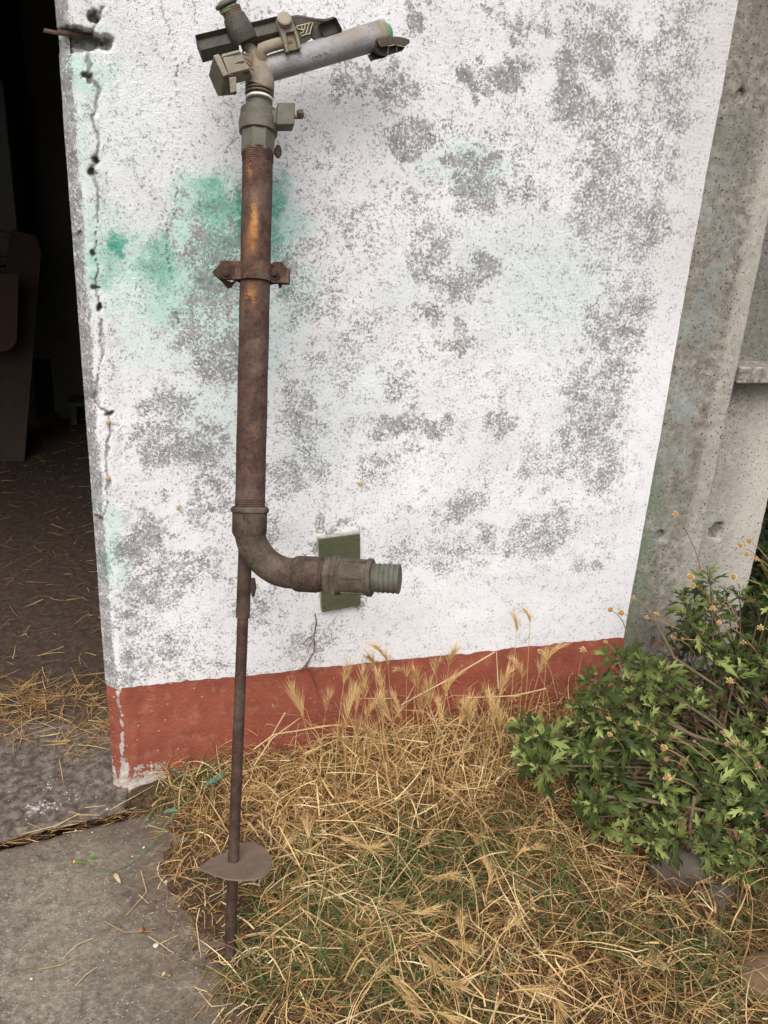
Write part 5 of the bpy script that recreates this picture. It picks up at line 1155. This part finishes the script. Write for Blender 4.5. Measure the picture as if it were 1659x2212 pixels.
# faded flower heads on their stalks
FC = flat('flower_disc', (.28, .15, .045), .85, sc=200, var=.6); FPET = flat('faded_petal', (.55, .45, .22), .7, sc=100); FBR = flat('dead_disc', (.20, .10, .055), .85, sc=200, var=.5)
def head_meshes(seed, kind):
    r = random.Random(seed); bm = BM(); bmesh.ops.create_icosphere(bm, subdivisions=3, radius=.0062)
    for v in bm.verts:
        v.co.z *= .62; v.co *= 1 + .12 * r.random()
        if abs(v.co.x) + abs(v.co.y) < .004: v.co.z -= .0014
    me = bpy.data.meshes.new('disc'); bm.to_mesh(me); bm.free(); me.materials.append(FBR if kind == 2 else FC)
    for p in me.polygons: p.use_smooth = True
    bm = BM(); n = 11 if kind == 0 else 6
    for k in range(n):
        an = 2 * math.pi * k / n + r.uniform(-.2, .2); d = Vector((math.cos(an), math.sin(an), 0)); s = Vector((-d.y, d.x, 0)); l = r.uniform(.002, .0065); c = d * .0048
        pts = [c - s * .0014, c + d * l * .5 - s * .002 + Vector((0, 0, .001)), c + d * l + Vector((0, 0, -.001 - .003 * r.random())), c + d * l * .5 + s * .002 + Vector((0, 0, .001)), c + s * .0014]
        bm.faces.new([bm.verts.new(p) for p in pts])
    me2 = bpy.data.meshes.new('petals'); bm.to_mesh(me2); bm.free(); me2.materials.append(FPET); return me, me2
HM = {k: [head_meshes(k * 10 + i, k) for i in range(3)] for k in range(3)}
E8 = lambda a, b: (1097 + .3386 * a, 1097 + .3386 * b)
heads = [(1070, 35, 1235, 400, 0), (1485, 240, 1660, 420, 0), (1540, 212, 1700, 420, 1), (1525, 295, 1640, 410, 1), (1440, 440, 1660, 545, 0), (1165, 440, 1300, 640, 0), (1180, 495, 1290, 620, 0), (1305, 640, 1440, 900, 0), (1345, 735, 1560, 890, 0), (1350, 570, 1450, 700, 1), (1335, 597, 1440, 720, 1),
         (800, 570, 960, 760, 1), (655, 650, 760, 800, 1), (725, 670, 830, 800, 1), (885, 698, 1170, 850, 1), (625, 855, 730, 1030, 1), (480, 905, 445, 1090, 1), (205, 915, 300, 1150, 0), (645, 1345, 750, 1500, 1), (820, 1375, 980, 1500, 0), (650, 1445, 760, 1600, 0), (1050, 1455, 1370, 1720, 2), (1190, 1490, 1425, 1740, 2),
         (995, 1530, 1200, 1690, 0), (1010, 1605, 1150, 1700, 2), (1015, 1720, 1230, 1830, 0), (1365, 1430, 1500, 1640, 2), (1435, 1465, 1650, 1740, 2), (1395, 1510, 1640, 1820, 2), (1590, 1645, 1700, 1760, 2), (1480, 1515, 1640, 1700, 2), (1415, 1105, 1500, 1200, 1), (1115, 835, 1330, 930, 2), (1055, 830, 1200, 950, 2),
         (1610, 765, 1700, 850, 1), (1585, 325, 1700, 450, 1), (950, 675, 1060, 800, 1), (1500, 860, 1600, 960, 2)]
heads = [(*E8(a, b), *E8(c, d), k) for a, b, c, d, k in heads] + [(*C4(a, b), *C4(c, d), k) for a, b, c, d, k in ((90, 360, 0, 460, 1), (340, 360, 690, 410, 1), (1185, 450, 1650, 580, 1), (1135, 580, 1500, 640, 2), (1510, 885, 1700, 830, 1), (5, 490, 60, 400, 1))]
for i, (hx, hy, sx, sy, k) in enumerate(heads):
    yh = bush_y(hx, hy) - .07; yh = yh if hy > 1300 else -.30; hp = at(hx, hy, yh); bp = at(sx, sy, min(-.06, bush_y(sx, sy) + .01))
    if hy > 1750: hp = ag(hx, hy, .10); bp = ag(sx, sy, .10)
    fh = bpy.data.objects.new('flower_head', HM[k][i % 3][0]); col.objects.link(fh); fh.parent = bush
    dirv = ((hp - bp).normalized() + Vector((0, -.55, .35))).normalized(); rot = dirv.to_track_quat('Z', 'X').to_matrix().to_4x4()
    sc_ = random.uniform(.65, 1.05) * (1.15 if k == 0 else 1)
    fh.matrix_local = off @ Matrix.Translation(hp) @ rot @ Matrix.Scale(sc_, 4)
    if k != 2 or i % 2:
        pt = bpy.data.objects.new('petals', HM[k][i % 3][1]); col.objects.link(pt); pt.parent = fh
    bm = BM(); m1 = hp.lerp(bp, .35) + Vector((0, 0, .012)); m2 = hp.lerp(bp, .7) + Vector((0, 0, .014)); tube(bm, [hp, m1, m2, bp, bp + (bp - m2).normalized() * .04], [.0010, .0012, .0013, .0014, .0014], 6); obj('flower_stalk', bm, FSTALK, bush)
# dark shrub glimpsed at the far right behind the frame
sh = thing('background_shrub', 'dark leafy shrub showing beyond the right end of the concrete frame', 'bush', (2.35, .35, 0))
VVl, FFl, TTl = [], [], []; nvv = 0; co, fs, tn, kd = cache[next(k for k in cache if cache[k][3] == 0)]
for k in range(900):
    p = Vector((2.42 + random.gauss(0, .14), .33 + random.gauss(0, .09), abs(random.gauss(.5, .33)))); m4 = np.array(Matrix.Translation(p) @ Quaternion([random.gauss(0, 1) for _ in range(4)]).normalized().to_matrix().to_4x4() @ Matrix.Scale(random.uniform(.8, 1.4), 4))
    w = co @ m4[:3, :3].T + m4[:3, 3]; VVl.append(w); FFl.append(fs + nvv); TTl.append(np.full(len(w), random.random() * .5)); nvv += len(w)
o = mesh_np('foliage', np.concatenate(VVl), np.concatenate(FFl), LEAF, sh, True, dict(tint=np.concatenate(TTl))); o['kind'] = 'stuff'
bm = BM()
for k in range(7): tube(bm, [Vector((2.4, .34, -.02)), Vector((2.4 + random.gauss(0, .06), .34 + random.gauss(0, .05), .4)), Vector((2.4 + random.gauss(0, .13), .34 + random.gauss(0, .06), .85))], [.009, .006, .003], 6)
obj('stem', bm, TWIG, sh)
